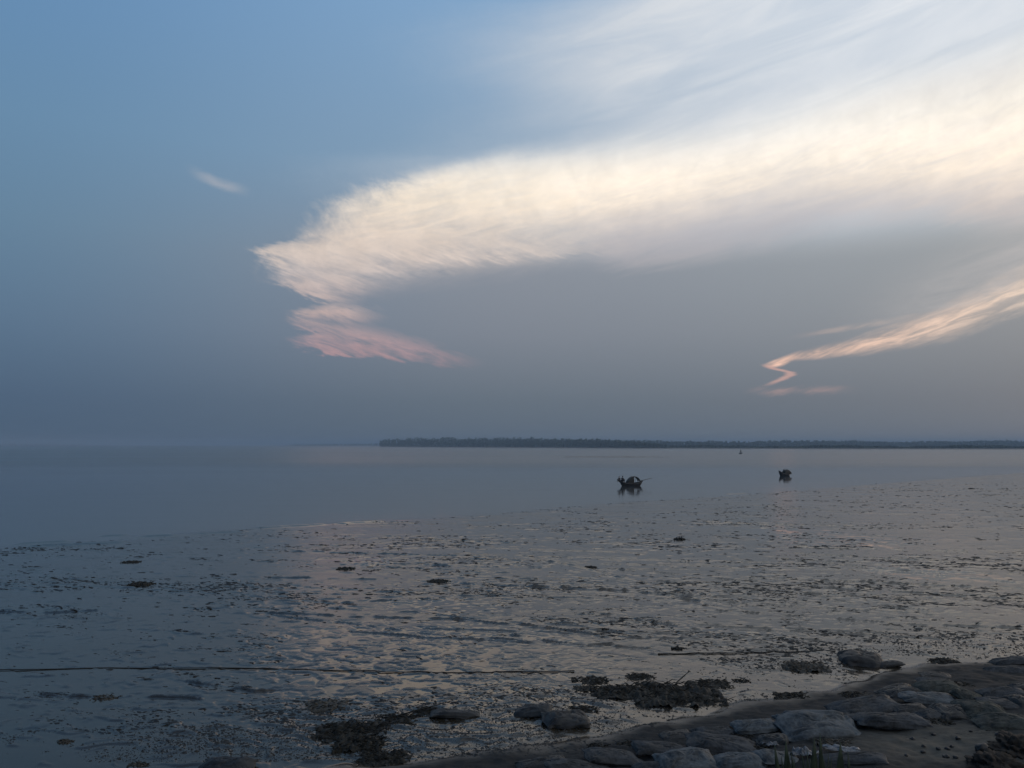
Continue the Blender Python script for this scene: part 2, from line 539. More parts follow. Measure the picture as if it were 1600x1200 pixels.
def seg_dist(x, y, pts):
    best = np.full(x.shape, 1e9)
    for p, q in zip(pts[:-1], pts[1:]):
        dx, dy = q[0] - p[0], q[1] - p[1]
        t = np.clip(((x - p[0]) * dx + (y - p[1]) * dy) / (dx * dx + dy * dy), 0, 1)
        best = np.minimum(best, np.hypot(x - p[0] - t * dx, y - p[1] - t * dy))
    return best


def make_ground():
    rows = [-60, -30, -15, -6, 0, 3, 5.5, 8, 9.5, 10.5]
    r = 11.0
    while r < 190:
        rows.append(r); r *= 1.0026
    rows += [205, 230, 270, 330, 420, 560, 800, 1200, 2000, 3500, 6000, 8400]
    Y = np.array(rows)
    t = np.linspace(-0.78, 0.84, 830)
    t = np.concatenate([[-60, -20, -8, -4, -2.5, -1.7, -1.3, -1.1, -0.97, -0.88], t, [0.94, 1.05, 1.2, 1.5, 2.2, 4, 8, 20, 60]])
    sc = np.maximum(Y, 11.0)
    sc = np.minimum(sc, 200.0)
    X = t[None, :] * sc[:, None]
    X = np.clip(X, -8400, 8400)
    X[:, 0] = -8400; X[:, -1] = 8400
    X += np.zeros_like(X)
    Yg = np.repeat(Y[:, None], len(t), 1)
    z = height_base(X, Yg)
    d = shore_d(X, Yg); db = bank_d(X, Yg)
    near = (Yg > 10) & (Yg < 195) & (np.abs(t)[None, :] < 0.9)
    x = X[near]; y = Yg[near]; dd = d[near]; b = db[near]
    th = R(-13); s = x * math.cos(th) + y * math.sin(th); q = -x * math.sin(th) + y * math.cos(th)
    wx = 0.25 * fbm(x * 1.3, y * 1.3, 2, 31); wy = 0.25 * fbm(x * 1.3, y * 1.3, 2, 37)
    dist = np.hypot(x, y)
    fade = lambda lam: sstep(lam / (0.0024 * dist), 1.8, 3.6)          # leave out what the grid cannot carry
    mudz = sstep(-b, -0.1, 0.6) * sstep(dd, -1.0, 3.0)                # tidal flat proper
    patch = fbm(s * 0.09, q * 0.22, 4, 3)
    gully = np.exp(-(seg_dist(x, y, [tuple(gpt(*p)[:2]) for p in ((760, 905), (1000, 930), (1250, 960), (1450, 985), (1650, 1010))]) / 3.2) ** 2)
    dens = np.clip(0.45 + 0.75 * patch + 0.55 * gully, 0.05, 1.2)
    h = np.zeros_like(x)
    # broad, barely visible swells and drainage steps
    h += 0.008 * fbm(s * 0.12, q * 0.3, 3, 11) * mudz
    h += 0.003 * perlin(s * 0.5, q * 1.1, 17) * mudz
    for lam, amp, sd in ((0.30, 0.0035, 26), (0.8, 0.0028, 27), (2.4, 0.002, 28)):
        h += amp * perlin((s + wx) / (lam * 1.8), (q + wy) / lam, sd) * mudz * fade(lam) * np.clip(dens + 0.3, 0.2, 1.2)
    # clotted ridges of mud standing out of the film of water
    for lam, amp, sd, th0, ex in ((0.26, 0.022, 21, 0.10, 1.5), (0.5, 0.034, 22, 0.12, 1.7), (1.0, 0.022, 23, 0.18, 2.0), (2.2, 0.014, 24, 0.2, 2.4)):
        n = perlin((s + wx) / (lam * ex), (q + wy) / lam, sd) + 0.35 * perlin((s + wx) / (lam * ex) * 2.1, (q + wy) / lam * 2.1, sd + 40)
        rid = np.maximum(n - (th0 + 0.42 * (1 - dens)), 0)
        rid = rid / (rid + 0.25) * 1.2
        h += amp * rid * mudz * fade(lam) * (1 if lam < 0.9 else sstep(dist, 20, 45))
    # blotchy pools where the mud has been walked soft
    pc = gpt(620, 1050)
    pm = np.exp(-(((x - pc.x) / 4.6) ** 2 + ((y - pc.y) / 4.6) ** 2)) * mudz
    bl = fbm((s + 0.6 * wx) / 0.55, (q + 0.6 * wy) / 0.42, 3, 51)
    h = h * (1 - 0.7 * pm) + pm * 0.024 * sstep(bl, 0.06, 0.26)
    # furrows cut by keels and drains
    rnd = random.Random(14)
    lines = [[tuple(gpt(*p)[:2]) for p in f] for f in FURROWS]
    for _ in range(26):
        c = gpt(rnd.uniform(500, 1650), rnd.uniform(850, 1010)); a_ = R(-13 + rnd.gauss(0, 4)); ln_ = rnd.uniform(0.06, 0.2) * c.y
        lines.append([(c.x + t_ * ln_ * math.cos(a_), c.y + t_ * ln_ * math.sin(a_) + rnd.gauss(0, 0.1)) for t_ in (-1, -0.4, 0.3, 1)])
    for k, pts in enumerate(lines):
        px_ = [p[0] for p in pts]; py_ = [p[1] for p in pts]
        sel = np.where((x > min(px_) - 2) & (x < max(px_) + 2) & (y > min(py_) - 2) & (y < max(py_) + 2))[0]
        if not len(sel): continue
        xs_, ys_ = x[sel], y[sel]
        sd_ = seg_dist(xs_ + 0.10 * perlin(xs_ * 0.7, ys_ * 0.7, 61 + k % 9), ys_ + 0.18 * perlin(xs_ * 0.5, ys_ * 0.5, 71 + k % 9), pts)
        w = np.maximum(0.035, 0.0021 * dist[sel])
        br = sstep(perlin(s[sel] * 1.3, q[sel] * 1.3, 81 + k % 9), -0.4, 0.1) * mudz[sel]
        amp = 0.05 if k < len(FURROWS) else 0.035
        h[sel] += amp * np.exp(-(sd_ / w) ** 2) * br - 0.012 * np.exp(-((sd_ - 2.2 * w) / (1.4 * w)) ** 2) * br
    for k, f in enumerate(BARS):
        pts = [tuple(gpt(*p)[:2]) for p in f]
        sel = np.where((x > pts[0][0] - 4) & (x < pts[1][0] + 4) & (np.abs(y - pts[0][1]) < 12))[0]
        h[sel] += 0.10 * np.exp(-(seg_dist(x[sel], y[sel], pts) / 0.55) ** 2)
    # ragged tide line
    h += 0.016 * fbm(s * 0.16, q * 0.5, 3, 95) * np.exp(-(dd / 4.0) ** 2)
    # the bank: lumpy drying silt
    bk = sstep(b, 0.0, 0.8)
    h += bk * (0.05 * fbm(x * 0.8, y * 0.8, 4, 13) + 0.014 * fbm(x * 4, y * 4, 4, 14, 0.6))
    z[near] += h
    z[Yg > 200] = np.minimum(z[Yg > 200], -1.0)
    V = np.stack([X, Yg, z], -1).reshape(-1, 3)
    me = mesh_np('mudflat', V, grid_faces(len(Y), len(t)))
    dry = np.zeros(X.shape); dry[:] = sstep(db, 0.0, 0.9)
    pool = np.zeros(X.shape)
    sc_ = gpt(1475, 1166, 0.55); sand = np.exp(-(((X - sc_.x) / 1.9) ** 2 + ((Yg - sc_.y) / 1.2) ** 2) ** 2)
    slick = 1 - sstep(d, 0.5, 3.0)
    soft = np.zeros(X.shape); soft[near] = pm
    pool[near] = sstep(pm, 0.10, 0.35) * (1 - sstep(bl, -0.02, 0.14))
    for (cx, cy, ex_, ey_) in ((1285, 842, 105, 17), (1470, 905, 120, 12), (700, 955, 90, 12), (1150, 1000, 110, 10), (560, 880, 60, 8)):
        c_ = gpt(cx, cy); rx = ex_ * c_.y / FPX; ry = (gpt(cx, cy - ey_).y - gpt(cx, cy + ey_).y) / 2
        g_ = np.exp(-(((X - c_.x) / rx) ** 2 + ((Yg - c_.y + 0.25 * (X - c_.x)) / ry) ** 2) ** 1.5)
        st_ = sstep(fbm(X * 0.5 + 0.1 * Yg, Yg * 0.25, 3, 77) + 1.6 * g_, 0.55, 1.0)
        pool = np.maximum(pool, st_ * sstep(g_, 0.05, 0.4))
    for nm, arr in (('dry', dry), ('pool', pool), ('soft', soft), ('sand', sand), ('slick', slick)):
        a = me.attributes.new(nm, 'FLOAT', 'POINT')
        a.data.foreach_set('value', arr.ravel().astype(np.float32))
    return me, X, Yg, z


m, nt, bsdf = principled('wet_mud')
E.tree = nt
_tc = nt.nodes.new('ShaderNodeTexCoord')
_sp = nt.nodes.new('ShaderNodeSeparateXYZ')
nt.links.new(_tc.outputs['Object'], _sp.inputs[0])


def attr(name):
    a = E.tree.nodes.new('ShaderNodeAttribute')
    a.attribute_name = name
    return E(a.outputs['Fac'])


_px, _py = E(_sp.outputs[0]), E(_sp.outputs[1])
_v = xyz(_px * 1.0, _py * 2.0)
_dry, _pool = attr('dry'), attr('pool')
_n1 = noise(_v, 0.25, 5, 0.6, 0.4)
_n2 = noise(_v, 3.0, 5, 0.6, 0.3)
_n3 = noise(_tc.outputs['Object'], 14.0, 4, 0.6)
_wetc = mixc(lin(_n1, 0.35, 0.65), (0.019, 0.015, 0.0095), (0.033, 0.026, 0.017))
_dryc = mixc(lin(_n2, 0.3, 0.7), (0.010, 0.0115, 0.013), (0.028, 0.029, 0.030))
_sandc = mixc(lin(_n2, 0.3, 0.7), (0.06, 0.056, 0.048), (0.10, 0.094, 0.08))
_dryc = mixc(attr('sand') * lin(_n1, 0.2, 0.45, 0.6, 1.0), _dryc, _sandc)
nt.links.new(mixc(_dry, _wetc, _dryc), bsdf.inputs['Base Color'])
_film = lin(_n1 * 0.6 + _n2 * 0.4, 0.38, 0.62)
_slick = attr('slick')
_ro = lin(_film, 0, 1, 0.10, 0.22) * (1 - 0.4 * _slick) * (1 - _pool) + _pool * 0.02
_ro = _ro + attr('soft') * (1 - _pool) * 0.06
E.put(bsdf.inputs['Roughness'], _ro * (1 - _dry) + _dry * 0.72)
bsdf.inputs['IOR'].default_value = 1.38
E.put(bsdf.inputs['Specular IOR Level'], 0.5 - 0.38 * _dry)
bn = nt.nodes.new('ShaderNodeBump')
bn.inputs['Distance'].default_value = 1.0
E.put(bn.inputs['Height'], (_n2 * 0.0050 + _n3 * 0.0020) * (1 - _pool * 0.85) * (1 - 0.65 * _slick) + _dry * _n3 * 0.006)
bn.inputs['Strength'].default_value = 0.55
nt.links.new(bn.outputs[0], bsdf.inputs['Normal'])
M['mud'] = m

_gm, GX_, GY_, GZ_ = make_ground()
ground = link('mudflat', _gm, M['mud'])
tag(ground, 'wet grey mudflat sloping from the bank to the river', kind='structure')

from mathutils.bvhtree import BVHTree
_near = GY_[:, 0] < 200
_nr = int(_near.sum())


def hz(x, y):
    """height of the finished mud surface"""
    j = int(np.clip(np.searchsorted(GY_[:, 0], y) - 1, 0, _nr - 2))
    ty = (y - GY_[j, 0]) / (GY_[j + 1, 0] - GY_[j, 0])
    a = np.interp(x, GX_[j], GZ_[j]); b = np.interp(x, GX_[j + 1], GZ_[j + 1])
    return float(a + (b - a) * ty)


def place(px, py, lift=0.0):
    """spot on the mud surface sighted at a measured point"""
    z = 0.1
    for _ in range(12):
        p = gpt(px, py, z + lift)
        z = 0.5 * z + 0.5 * float(height_base(p.x, p.y))
    p = gpt(px, py, z + lift)
    return Vector((p.x, p.y, hz(p.x, p.y)))


# ------------------------------------------------------------------ river
m, nt, bsdf = principled('river_water')
E.tree = nt
_tc = nt.nodes.new('ShaderNodeTexCoord')
_sp = nt.nodes.new('ShaderNodeSeparateXYZ')
nt.links.new(_tc.outputs['Object'], _sp.inputs[0])
_px, _py = E(_sp.outputs[0]), E(_sp.outputs[1])
bsdf.inputs['Base Color'].default_value = (0.05, 0.055, 0.055, 1)
bsdf.inputs['IOR'].default_value = 1.333
_w1 = noise(xyz(_px * 0.35, _py * 1.0), 1.6, 4, 0.55, 0.3)
_w2 = noise(xyz(_px * 0.25, _py * 1.0, 4.0), 0.22, 3, 0.5, 0.2)
_w3 = noise(xyz(_px * 0.3, _py * 1.0, 8.0), 0.012, 3, 0.55, 0.5)
E.put(bsdf.inputs['Roughness'], lin(_w3, 0.35, 0.65, 0.035, 0.08) + sm(_py, 130, 300, 0.0, 0.13))   # open channel ruffled by the wind
bn = nt.nodes.new('ShaderNodeBump')
bn.inputs['Distance'].default_value = 1.0
bn.inputs['Strength'].default_value = 0.6
E.put(bn.inputs['Height'], (_w1 * 0.010 + _w2 * 0.03) * lin(_w3, 0.4, 0.6, 0.5, 1.0))
nt.links.new(bn.outputs[0], bsdf.inputs['Normal'])
M['water'] = m
wy_ = [25, 60, 100, 150, 220, 350, 700, 1500, 3500, 8350]
wx_ = [-8350, -3000, -1000, -300, -100, 0, 100, 300, 1000, 3000, 8350]
Vw = np.array([(a, b, 0.0) for b in wy_ for a in wx_])
water = link('river_water', mesh_np('river_water', Vw, grid_faces(len(wy_), len(wx_))), M['water'])
tag(water, 'calm grey-blue river water at dusk', kind='structure')

# ------------------------------------------------------------------ far shores
def at_depth(px, Y, z=0.0):
    """ground point on a bearing at a given distance"""
    d = bearing(px, 693)
    return Vector((d.x / d.y * Y, Y, z))


def land_strip(name, front, back, z, label):
    n = 60
    fx = np.array([p[0] for p in front]); fy = np.array([p[1] for p in front])
    xs = np.linspace(fx[0], fx[-1], n)
    ys = np.interp(xs, fx, fy) + 6 * fbm(xs * 0.01, xs * 0 + 3, 3, 5)
    rws = [(ys - 3, -0.8), (ys, 0.05), (ys + 8, z * 0.7), (ys + 40, z), (ys * 0 + np.maximum(back, ys + 60), z)]
    V = np.concatenate([np.stack([xs, yy, np.full(n, zz)], -1) for yy, zz in rws])
    o = link(name, mesh_np(name, V, grid_faces(len(rws), n)), M['land'])
    return tag(o, label, kind='structure')


def shore_pt(px, y):
    p = gpt(px, y); return (p.x, p.y)


_front = [shore_pt(*p) for p in ((594, 698.0), (640, 698.2), (700, 698.6), (850, 699.3), (1000, 700.6), (1200, 701.3), (1400, 701.8), (1600, 702.1), (1900, 702.4), (2600, 703))]
land_strip('far_bank', _front, 3200, 1.1, 'low far river bank carrying the forest')
_l1 = [(at_depth(x, 3600).x, 3600 + 0.0 * x) for x in (-900, -200, 60, 150)]
land_strip('far_spit', _l1, 3900, 1.0, 'faint low spit on the far left horizon')
_l2 = [(at_depth(x, 3100).x, 3100) for x in (440, 520, 600, 700)]
land_strip('far_point', _l2, 3300, 1.0, 'faint low point of land behind the wooded island')


def forest(name, trees, label, leaf=1.1, per=46, seed=1):
    rs = np.random.RandomState(seed)
    V = []; F = []
    n0 = 0
    for (x, y, z, h, w) in trees:
        k = per
        # crown volume: clumps of leaves, fuller in the upper two thirds
        nb = 5
        bc = np.stack([rs.normal(0, w * 0.30, nb), rs.normal(0, w * 0.30, nb), h * rs.uniform(0.35, 0.86, nb)], -1)
        br = w * rs.uniform(0.22, 0.42, nb)
        ib = rs.randint(0, nb, k)
        dv = rs.normal(0, 1, (k, 3)); dv /= np.linalg.norm(dv, axis=1, keepdims=True)
        c = bc[ib] + dv * (br[ib] * rs.uniform(0.5, 1.05, k))[:, None]
        low = rs.rand(k) < 0.36
        c[low, 2] = rs.uniform(0.3, h * 0.4, low.sum()); c[low, :2] *= 1.3
        c[:, 2] = np.clip(c[:, 2], 0.3, h)
        a = rs.normal(0, 1, (k, 3)); a /= np.linalg.norm(a, axis=1, keepdims=True)
        b = np.cross(a, rs.normal(0, 1, (k, 3))); b /= np.linalg.norm(b, axis=1, keepdims=True)
        sz = (leaf * rs.uniform(0.7, 1.5, k))[:, None]
        q = np.stack([c - a * sz, c + b * sz * 0.8, c + a * sz, c - b * sz * 0.8], 1).reshape(-1, 3) + np.array([x, y, z])
        V.append(q); F.append(np.arange(4 * k).reshape(-1, 4) + n0); n0 += 4 * k
        # trunk
        tw = 0.12 + h * 0.008
        tv = np.array([(-tw, 0, 0), (tw, 0, 0), (tw * .4, tw, h * 0.7), (-tw * .4, tw, h * 0.7)]) + np.array([x, y, z])
        V.append(tv); F.append(np.arange(4)[None, :] + n0); n0 += 4
    o = link(name, mesh_np(name, np.concatenate(V), np.concatenate(F)), M['leafage'], smooth=False)
    return tag(o, label, kind='stuff')


def tree_row(px0, px1, depth, rows, hfun, step, seed, z=1.0):
    rs = random.Random(seed)
    out = []
    for r in range(rows):
        px = px0 + rs.uniform(0, 2)
        while px < px1:
            Y = depth(px) + 14 * r + rs.uniform(-5, 5)
            p = at_depth(px, Y)
            h = hfun(px) * rs.uniform(0.84, 1.06) * (1.0 if r else 0.9)
            if rs.random() < 0.05: h *= 1.12
            out.append((p.x, p.y, z, h, max(4.0, h * rs.uniform(0.42, 0.6))))
            px += step * rs.uniform(0.6, 1.4)
    return out


_fx = np.array([p[0] for p in _front]); _fy = np.array([p[1] for p in _front])


def island_depth(px):
    Y = 1500.0
    for _ in range(6):
        Y = float(np.interp(at_depth(px, Y).x, _fx, _fy)) + 26
    return Y


HI = lambda px: float(np.interp(px, (590, 600, 640, 720, 800, 900, 960, 1000, 1040), (13, 18.5, 20.8, 20.2, 18.4, 15.6, 12.6, 9.0, 4.0)))
forest('island_forest', tree_row(595, 1040, island_depth, 4, HI, 5.0, 3), 'dense dark forest along the near end of the far bank', 1.3, 60, 4)
HR = lambda px: 13.2 + 1.3 * math.sin(px * 0.021) + 0.9 * math.sin(px * 0.057 + 1)
forest('distant_forest', tree_row(960, 1760, lambda px: 1750 + 60 * math.sin(px * 0.01), 4, HR, 5.0, 5), 'pale blue line of forest behind the mud bank on the right', 1.6, 40, 6)
forest('shore_scrub', tree_row(990, 1760, lambda px: island_depth(px) + 10, 4, lambda px: 2.6 + 0.9 * math.sin(px * 0.03) + 0.6 * math.sin(px * 0.11), 4.0, 15), 'low scrub along the waterline of the far bank on the right', 1.0, 26, 16)
forest('distant_scrub', tree_row(-120, 140, lambda px: 3660, 2, lambda px: 4.6 if px < 60 else 4.6 * max(0.2, (150 - px) / 90), 7, 8), 'faint low scrub on the far left horizon', 2.0, 20, 9)
forest('distant_grove', tree_row(455, 610, lambda px: 3160, 2, lambda px: 2.5 + 6.5 * max(0.0, (px - 450) / 150), 5, 9), 'faint trees on the point behind the wooded island', 2.0, 20, 10)

# a long low mud bar awash in the river
_bp = gpt(957, 714.2)
_bs = 1.0 / FPX * _bp.y
n = 60
_bv = []
for k, vv in enumerate((-1, -0.55, -0.2, 0.2, 0.55, 1)):
    u = np.linspace(-1, 1, n)
    prof = np.sqrt(np.maximum(1 - u ** 2, 0)) * (1 - abs(vv) ** 2)
    hh = 0.42 * prof * (0.7 + 0.5 * fbm(u * 6, u * 0 + vv, 3, 12)) - 0.05
    _bv.append(np.stack([_bp.x + u * 92 * _bs, _bp.y + vv * 5 * (1 - 0.8 * np.abs(u)) + 3 * fbm(u * 2, u * 0, 2, 19), hh], -1))
bar = link('mud_bar', mesh_np('mud_bar', np.concatenate(_bv), grid_faces(6, n)), M['clot'])
tag(bar, 'long thin mud bar awash in the river', kind='structure')

# ------------------------------------------------------------------ evening haze over river and banks
def make_haze():
    x0, x1, y0, y1, z0, z1 = -8900, 8900, -200, 8900, -4.0, 27.0
    V = [(x, y, z) for z in (z0, z1) for y in (y0, y1) for x in (x0, x1)]
    F = [(0, 2, 3, 1), (4, 5, 7, 6), (0, 1, 5, 4), (2, 6, 7, 3), (0, 4, 6, 2), (1, 3, 7, 5)]
    o = link('haze', mesh_np('haze', V, F), None, smooth=False)
    mt = bpy.data.materials.new('evening_haze'); mt.use_nodes = True
    t = mt.node_tree; t.nodes.clear()
    out = t.nodes.new('ShaderNodeOutputMaterial'); pv = t.nodes.new('ShaderNodeVolumePrincipled')
    pv.inputs['Color'].default_value = (0.48, 0.64, 0.83, 1)
    pv.inputs['Density'].default_value = HAZE
    pv.inputs['Anisotropy'].default_value = 0.0
    t.links.new(pv.outputs[0], out.inputs['Volume'])
    o.data.materials.append(mt)
    tag(o, 'thin blue evening haze over the river', kind='stuff')


HAZE = 0.00037
make_haze()

# ------------------------------------------------------------------ building blocks
class MB:
    def __init__(s): s.V = []; s.F = []

    def add(s, V, F):
        o = len(s.V); s.V += [tuple(v) for v in V]; s.F += [tuple(i + o for i in f) for f in F]; return s

    def tube(s, pts, rad, n=6, cap=True):
        """tube through points; rad is a number or one per point"""
        pts = [Vector(p) for p in pts]
        rad = rad if isinstance(rad, (list, tuple)) else [rad] * len(pts)
        V = []; F = []
        for i, p in enumerate(pts):
            d = (pts[min(i + 1, len(pts) - 1)] - pts[max(i - 1, 0)]).normalized()
            a = d.cross(Vector((0, 0, 1)) if abs(d.z) < 0.9 else Vector((1, 0, 0))).normalized(); b = d.cross(a)
            for k in range(n):
                t = 2 * math.pi * k / n
                V.append(p + (a * math.cos(t) + b * math.sin(t)) * rad[i])
        for i in range(len(pts) - 1):
            for k in range(n):
                k2 = (k + 1) % n
                F.append((i * n + k, i * n + k2, (i + 1) * n + k2, (i + 1) * n + k))
        if cap:
            F.append(tuple(range(n - 1, -1, -1))); F.append(tuple((len(pts) - 1) * n + k for k in range(n)))
        return s.add(V, F)

    def grid(s, P):
        nr, nc = len(P), len(P[0])
        return s.add([v for r in P for v in r], [tuple(f) for f in grid_faces(nr, nc)])

    def lathe(s, prof, n=16, c=(0, 0, 0)):
        V = []; F = []
        for r, z in prof:
            for k in range(n):
                t = 2 * math.pi * k / n
                V.append((c[0] + r * math.cos(t), c[1] + r * math.sin(t), c[2] + z))
        for i in range(len(prof) - 1):
            for k in range(n):
                k2 = (k + 1) % n
                F.append((i * n + k, i * n + k2, (i + 1) * n + k2, (i + 1) * n + k))
        F.append(tuple(range(n - 1, -1, -1))); F.append(tuple((len(prof) - 1) * n + k for k in range(n)))
        return s.add(V, F)

    def build(s, name, mat, parent=None, smooth=True):
        me = bpy.data.meshes.new(name)
        me.from_pydata([tuple(v) for v in s.V], [], s.F); me.update()
        return link(name, me, mat, parent, smooth)


def solid(o, t, off=0):
    md = o.modifiers.new('thickness', 'SOLIDIFY'); md.thickness = t; md.offset = off
    return o


# ------------------------------------------------------------------ wooden boats
def hull_mesh(L, B, zb, zm, zs, draft=0.18, bow_rake=0.45, stern_rake=0.2):
    """bow at -x. zb, zm, zs: gunwale height above water at bow, amidships, stern"""
    mb = MB(); n = 29; P = []
    for i in range(n):
        u = -1 + 2 * i / (n - 1)
        zg = zm + (zb - zm) * max(0, -u) ** 2.3 + (zs - zm) * max(0, u) ** 2.3
        w = B / 2 * (1 - abs(u) ** 2.6) ** 0.8 + 0.02
        if u > 0: w = max(w, B / 2 * 0.30 * sstep(u, 0, 1))
        k = -draft + (zg + draft - 0.06) * abs(u) ** 5
        row = []
        for j in range(13):
            v = -1 + 2 * j / 12
            a = abs(v)
            zz = k + (zg - k) * a ** 1.8
            yy = math.copysign(w * (a ** 0.62), v) if a > 0 else 0
            f = (zz - k) / max(zg - k, 1e-3)
            x = u * L / 2 * (1 - (bow_rake if u < 0 else stern_rake) * 0.35 * (1 - f) * abs(u) ** 2)
            row.append((x, yy, zz))
        P.append(row)
    mb.grid(P)
    return mb, P


def plank_rows(P, parent, mat):
    """rubbing strakes along the gunwale"""
    for j in (0, 12):
        MB().tube([Vector(r[j]) + Vector((0, 0, 0.012)) for r in P], 0.028, 6).build('gunwale', mat, parent)


def fore_boat():
    base = gpt(985.5, 759.3)
    k = base.y / FPX
    o = empty('fishing_boat', (base.x, base.y, 0.0), R(14))
    tag(o, 'dark wooden boat with arched canopy and two seated people, nearer of the two', 'boat', 'wooden boats on the river')
    L = 3.75; B = 1.15
    mb, P = hull_mesh(L, B, 0.86, 0.38, 0.72, 0.18)
    h = solid(mb.build('hull', M['wood'], o), 0.035, 1)
    plank_rows(P, o, M['wood'])
    d = MB(); d.grid([[(x, y * w, z) for y in (-1, -0.3, 0.3, 1)] for x, w, z in ((-1.75, 0.12, 0.68), (-1.5, 0.25, 0.60), (-1.2, 0.36, 0.5), (-0.9, 0.42, 0.40))])
    solid(d.build('bow_deck', M['wood'], o), 0.03)
    d = MB(); d.grid([[(x, y * w, z) for y in (-1, -0.3, 0.3, 1)] for x, w, z in ((1.2, 0.36, 0.42), (1.5, 0.26, 0.52), (1.75, 0.18, 0.60))])
    solid(d.build('stern_deck', M['wood'], o), 0.03)
    # arched mat roof, open towards the stern
    def arch(t, off=0.0):
        x = -0.58 + 1.86 * t
        z = 0.34 + 0.80 * max(0.0, math.sin(math.pi * t)) ** 0.55 + 0.34 * t
        return x, z + off
    ca = MB(); ca.grid([[(arch(i / 24)[0], y, arch(i / 24)[1] + 0.05 * (1 - (y / 0.5) ** 2)) for y in np.linspace(-0.5, 0.5, 9)] for i in range(25)])
    solid(ca.build('canopy', M['mat'], o), 0.05, 0)
    for y in (-0.47, 0.47):
        sd = MB(); sd.grid([[(arch(i / 24)[0], y, 0.30 + (arch(i / 24)[1] - 0.30) * v) for v in np.linspace(0, 0.98, 8)] for i in range(0, 13)])
        solid(sd.build('side_mat', M['mat'], o), 0.02)
    for t0 in (0.0, 0.33, 0.66, 1.0):
        x, z = arch(t0)
        MB().tube([(x, -0.5, max(0.33, z - 0.35)), (x, -0.45, z - 0.02), (x, 0, z + 0.07), (x, 0.45, z - 0.02), (x, 0.5, max(0.33, z - 0.35))], 0.018, 5).build('hoop', M['bamboo'], o)
    MB().tube([(0.95, 0.42, 0.30), (0.97, 0.42, 1.15)], 0.02, 5).build('post', M['bamboo'], o)
    MB().tube([(0.95, -0.42, 0.30), (0.97, -0.42, 1.15)], 0.02, 5).build('post', M['bamboo'], o)
    oar = MB().tube([(1.35, -0.1, 0.70), (1.9, -0.15, 0.82), (3.15, -0.3, 1.10)], [0.04, 0.036, 0.03], 6).build('steering_oar', M['bamboo'], o)
    return o


def stern_boat():
    base = gpt(1226, 743.6)
    o = empty('fishing_boat', (base.x, base.y, 0.0), R(24))
    tag(o, 'small dark wooden boat with a rounded cabin roof, the farther of the two', 'boat', 'wooden boats on the river')
    L = 2.75; B = 1.15
    mb, P = hull_mesh(L, B, 1.02, 0.42, 0.55, 0.18)
    solid(mb.build('hull', M['wood'], o), 0.035, 1)
    plank_rows(P, o, M['wood'])
    d = MB(); d.grid([[(x, y * w, z) for y in (-1, -0.3, 0.3, 1)] for x, w, z in ((-1.28, 0.08, 0.86), (-1.05, 0.22, 0.68), (-0.8, 0.36, 0.52), (-0.4, 0.44, 0.42))])
    solid(d.build('bow_deck', M['wood'], o), 0.03)
    ca = MB(); ca.grid([[(x, 0.54 * math.cos(a), 0.34 + 0.80 * math.sin(a) ** 0.75 * (1.06 - 0.45 * abs((x - 0.5) / 0.75) ** 3)) for a in np.linspace(0, math.pi, 17)] for x in np.linspace(-0.28, 1.22, 9)])
    solid(ca.build('canopy', M['mat'], o), 0.05)
    for x in (-0.28, 0.45, 1.22):
        MB().tube([(x, 0.56 * math.cos(a), 0.34 + 0.82 * max(math.sin(a), 0) ** 0.75 * (1.06 - 0.45 * abs((x - 0.5) / 0.75) ** 3)) for a in np.linspace(0, math.pi, 13)], 0.02, 5).build('hoop', M['bamboo'], o)
    fr = MB(); fr.grid([[(-0.24, 0.52 * c, 0.34 + v * 0.9 * math.sqrt(max(0, 1 - c * c))) for c in np.linspace(-1, 0.25, 8)] for v in (0, 0.5, 1.0)])
    solid(fr.build('end_mat', M['mat'], o), 0.02)
    MB().tube([(0.3, 0.15, 1.16), (0.1, 0.1, 1.26), (-0.15, 0.0, 1.40)], 0.018, 5).build('pole', M['bamboo'], o)
    MB().tube([(0.55, -0.1, 1.14), (0.56, -0.1, 1.38)], 0.022, 5).build('post', M['bamboo'], o)
    return o


boat_a = fore_boat()
boat_b = stern_boat()


# ------------------------------------------------------------------ the two people on the bow
def skin_mesh(name, joints, edges, mat, parent, sub=1, root=0):
    me = bpy.data.meshes.new(name)
    me.from_pydata([j[:3] for j in joints], edges, [])
    o = bpy.data.objects.new(name, me); COL.objects.link(o); o.parent = parent
    md = o.modifiers.new('skin', 'SKIN'); md.use_smooth_shade = True; md.branch_smoothing = 0.4
    for i, j in enumerate(joints):
        r = j[3]
        me.skin_vertices[0].data[i].radius = (r, r) if not isinstance(r, tuple) else r
    me.skin_vertices[0].data[root].use_root = True
    if sub:
        s_ = o.modifiers.new('sub', 'SUBSURF'); s_.levels = sub; s_.render_levels = sub
    me.materials.append(mat)
    return o


def chain(J, Ed, start, pts):
    i = start
    for p in pts:
        J.append(p); Ed.append((i, len(J) - 1)); i = len(J) - 1
    return i


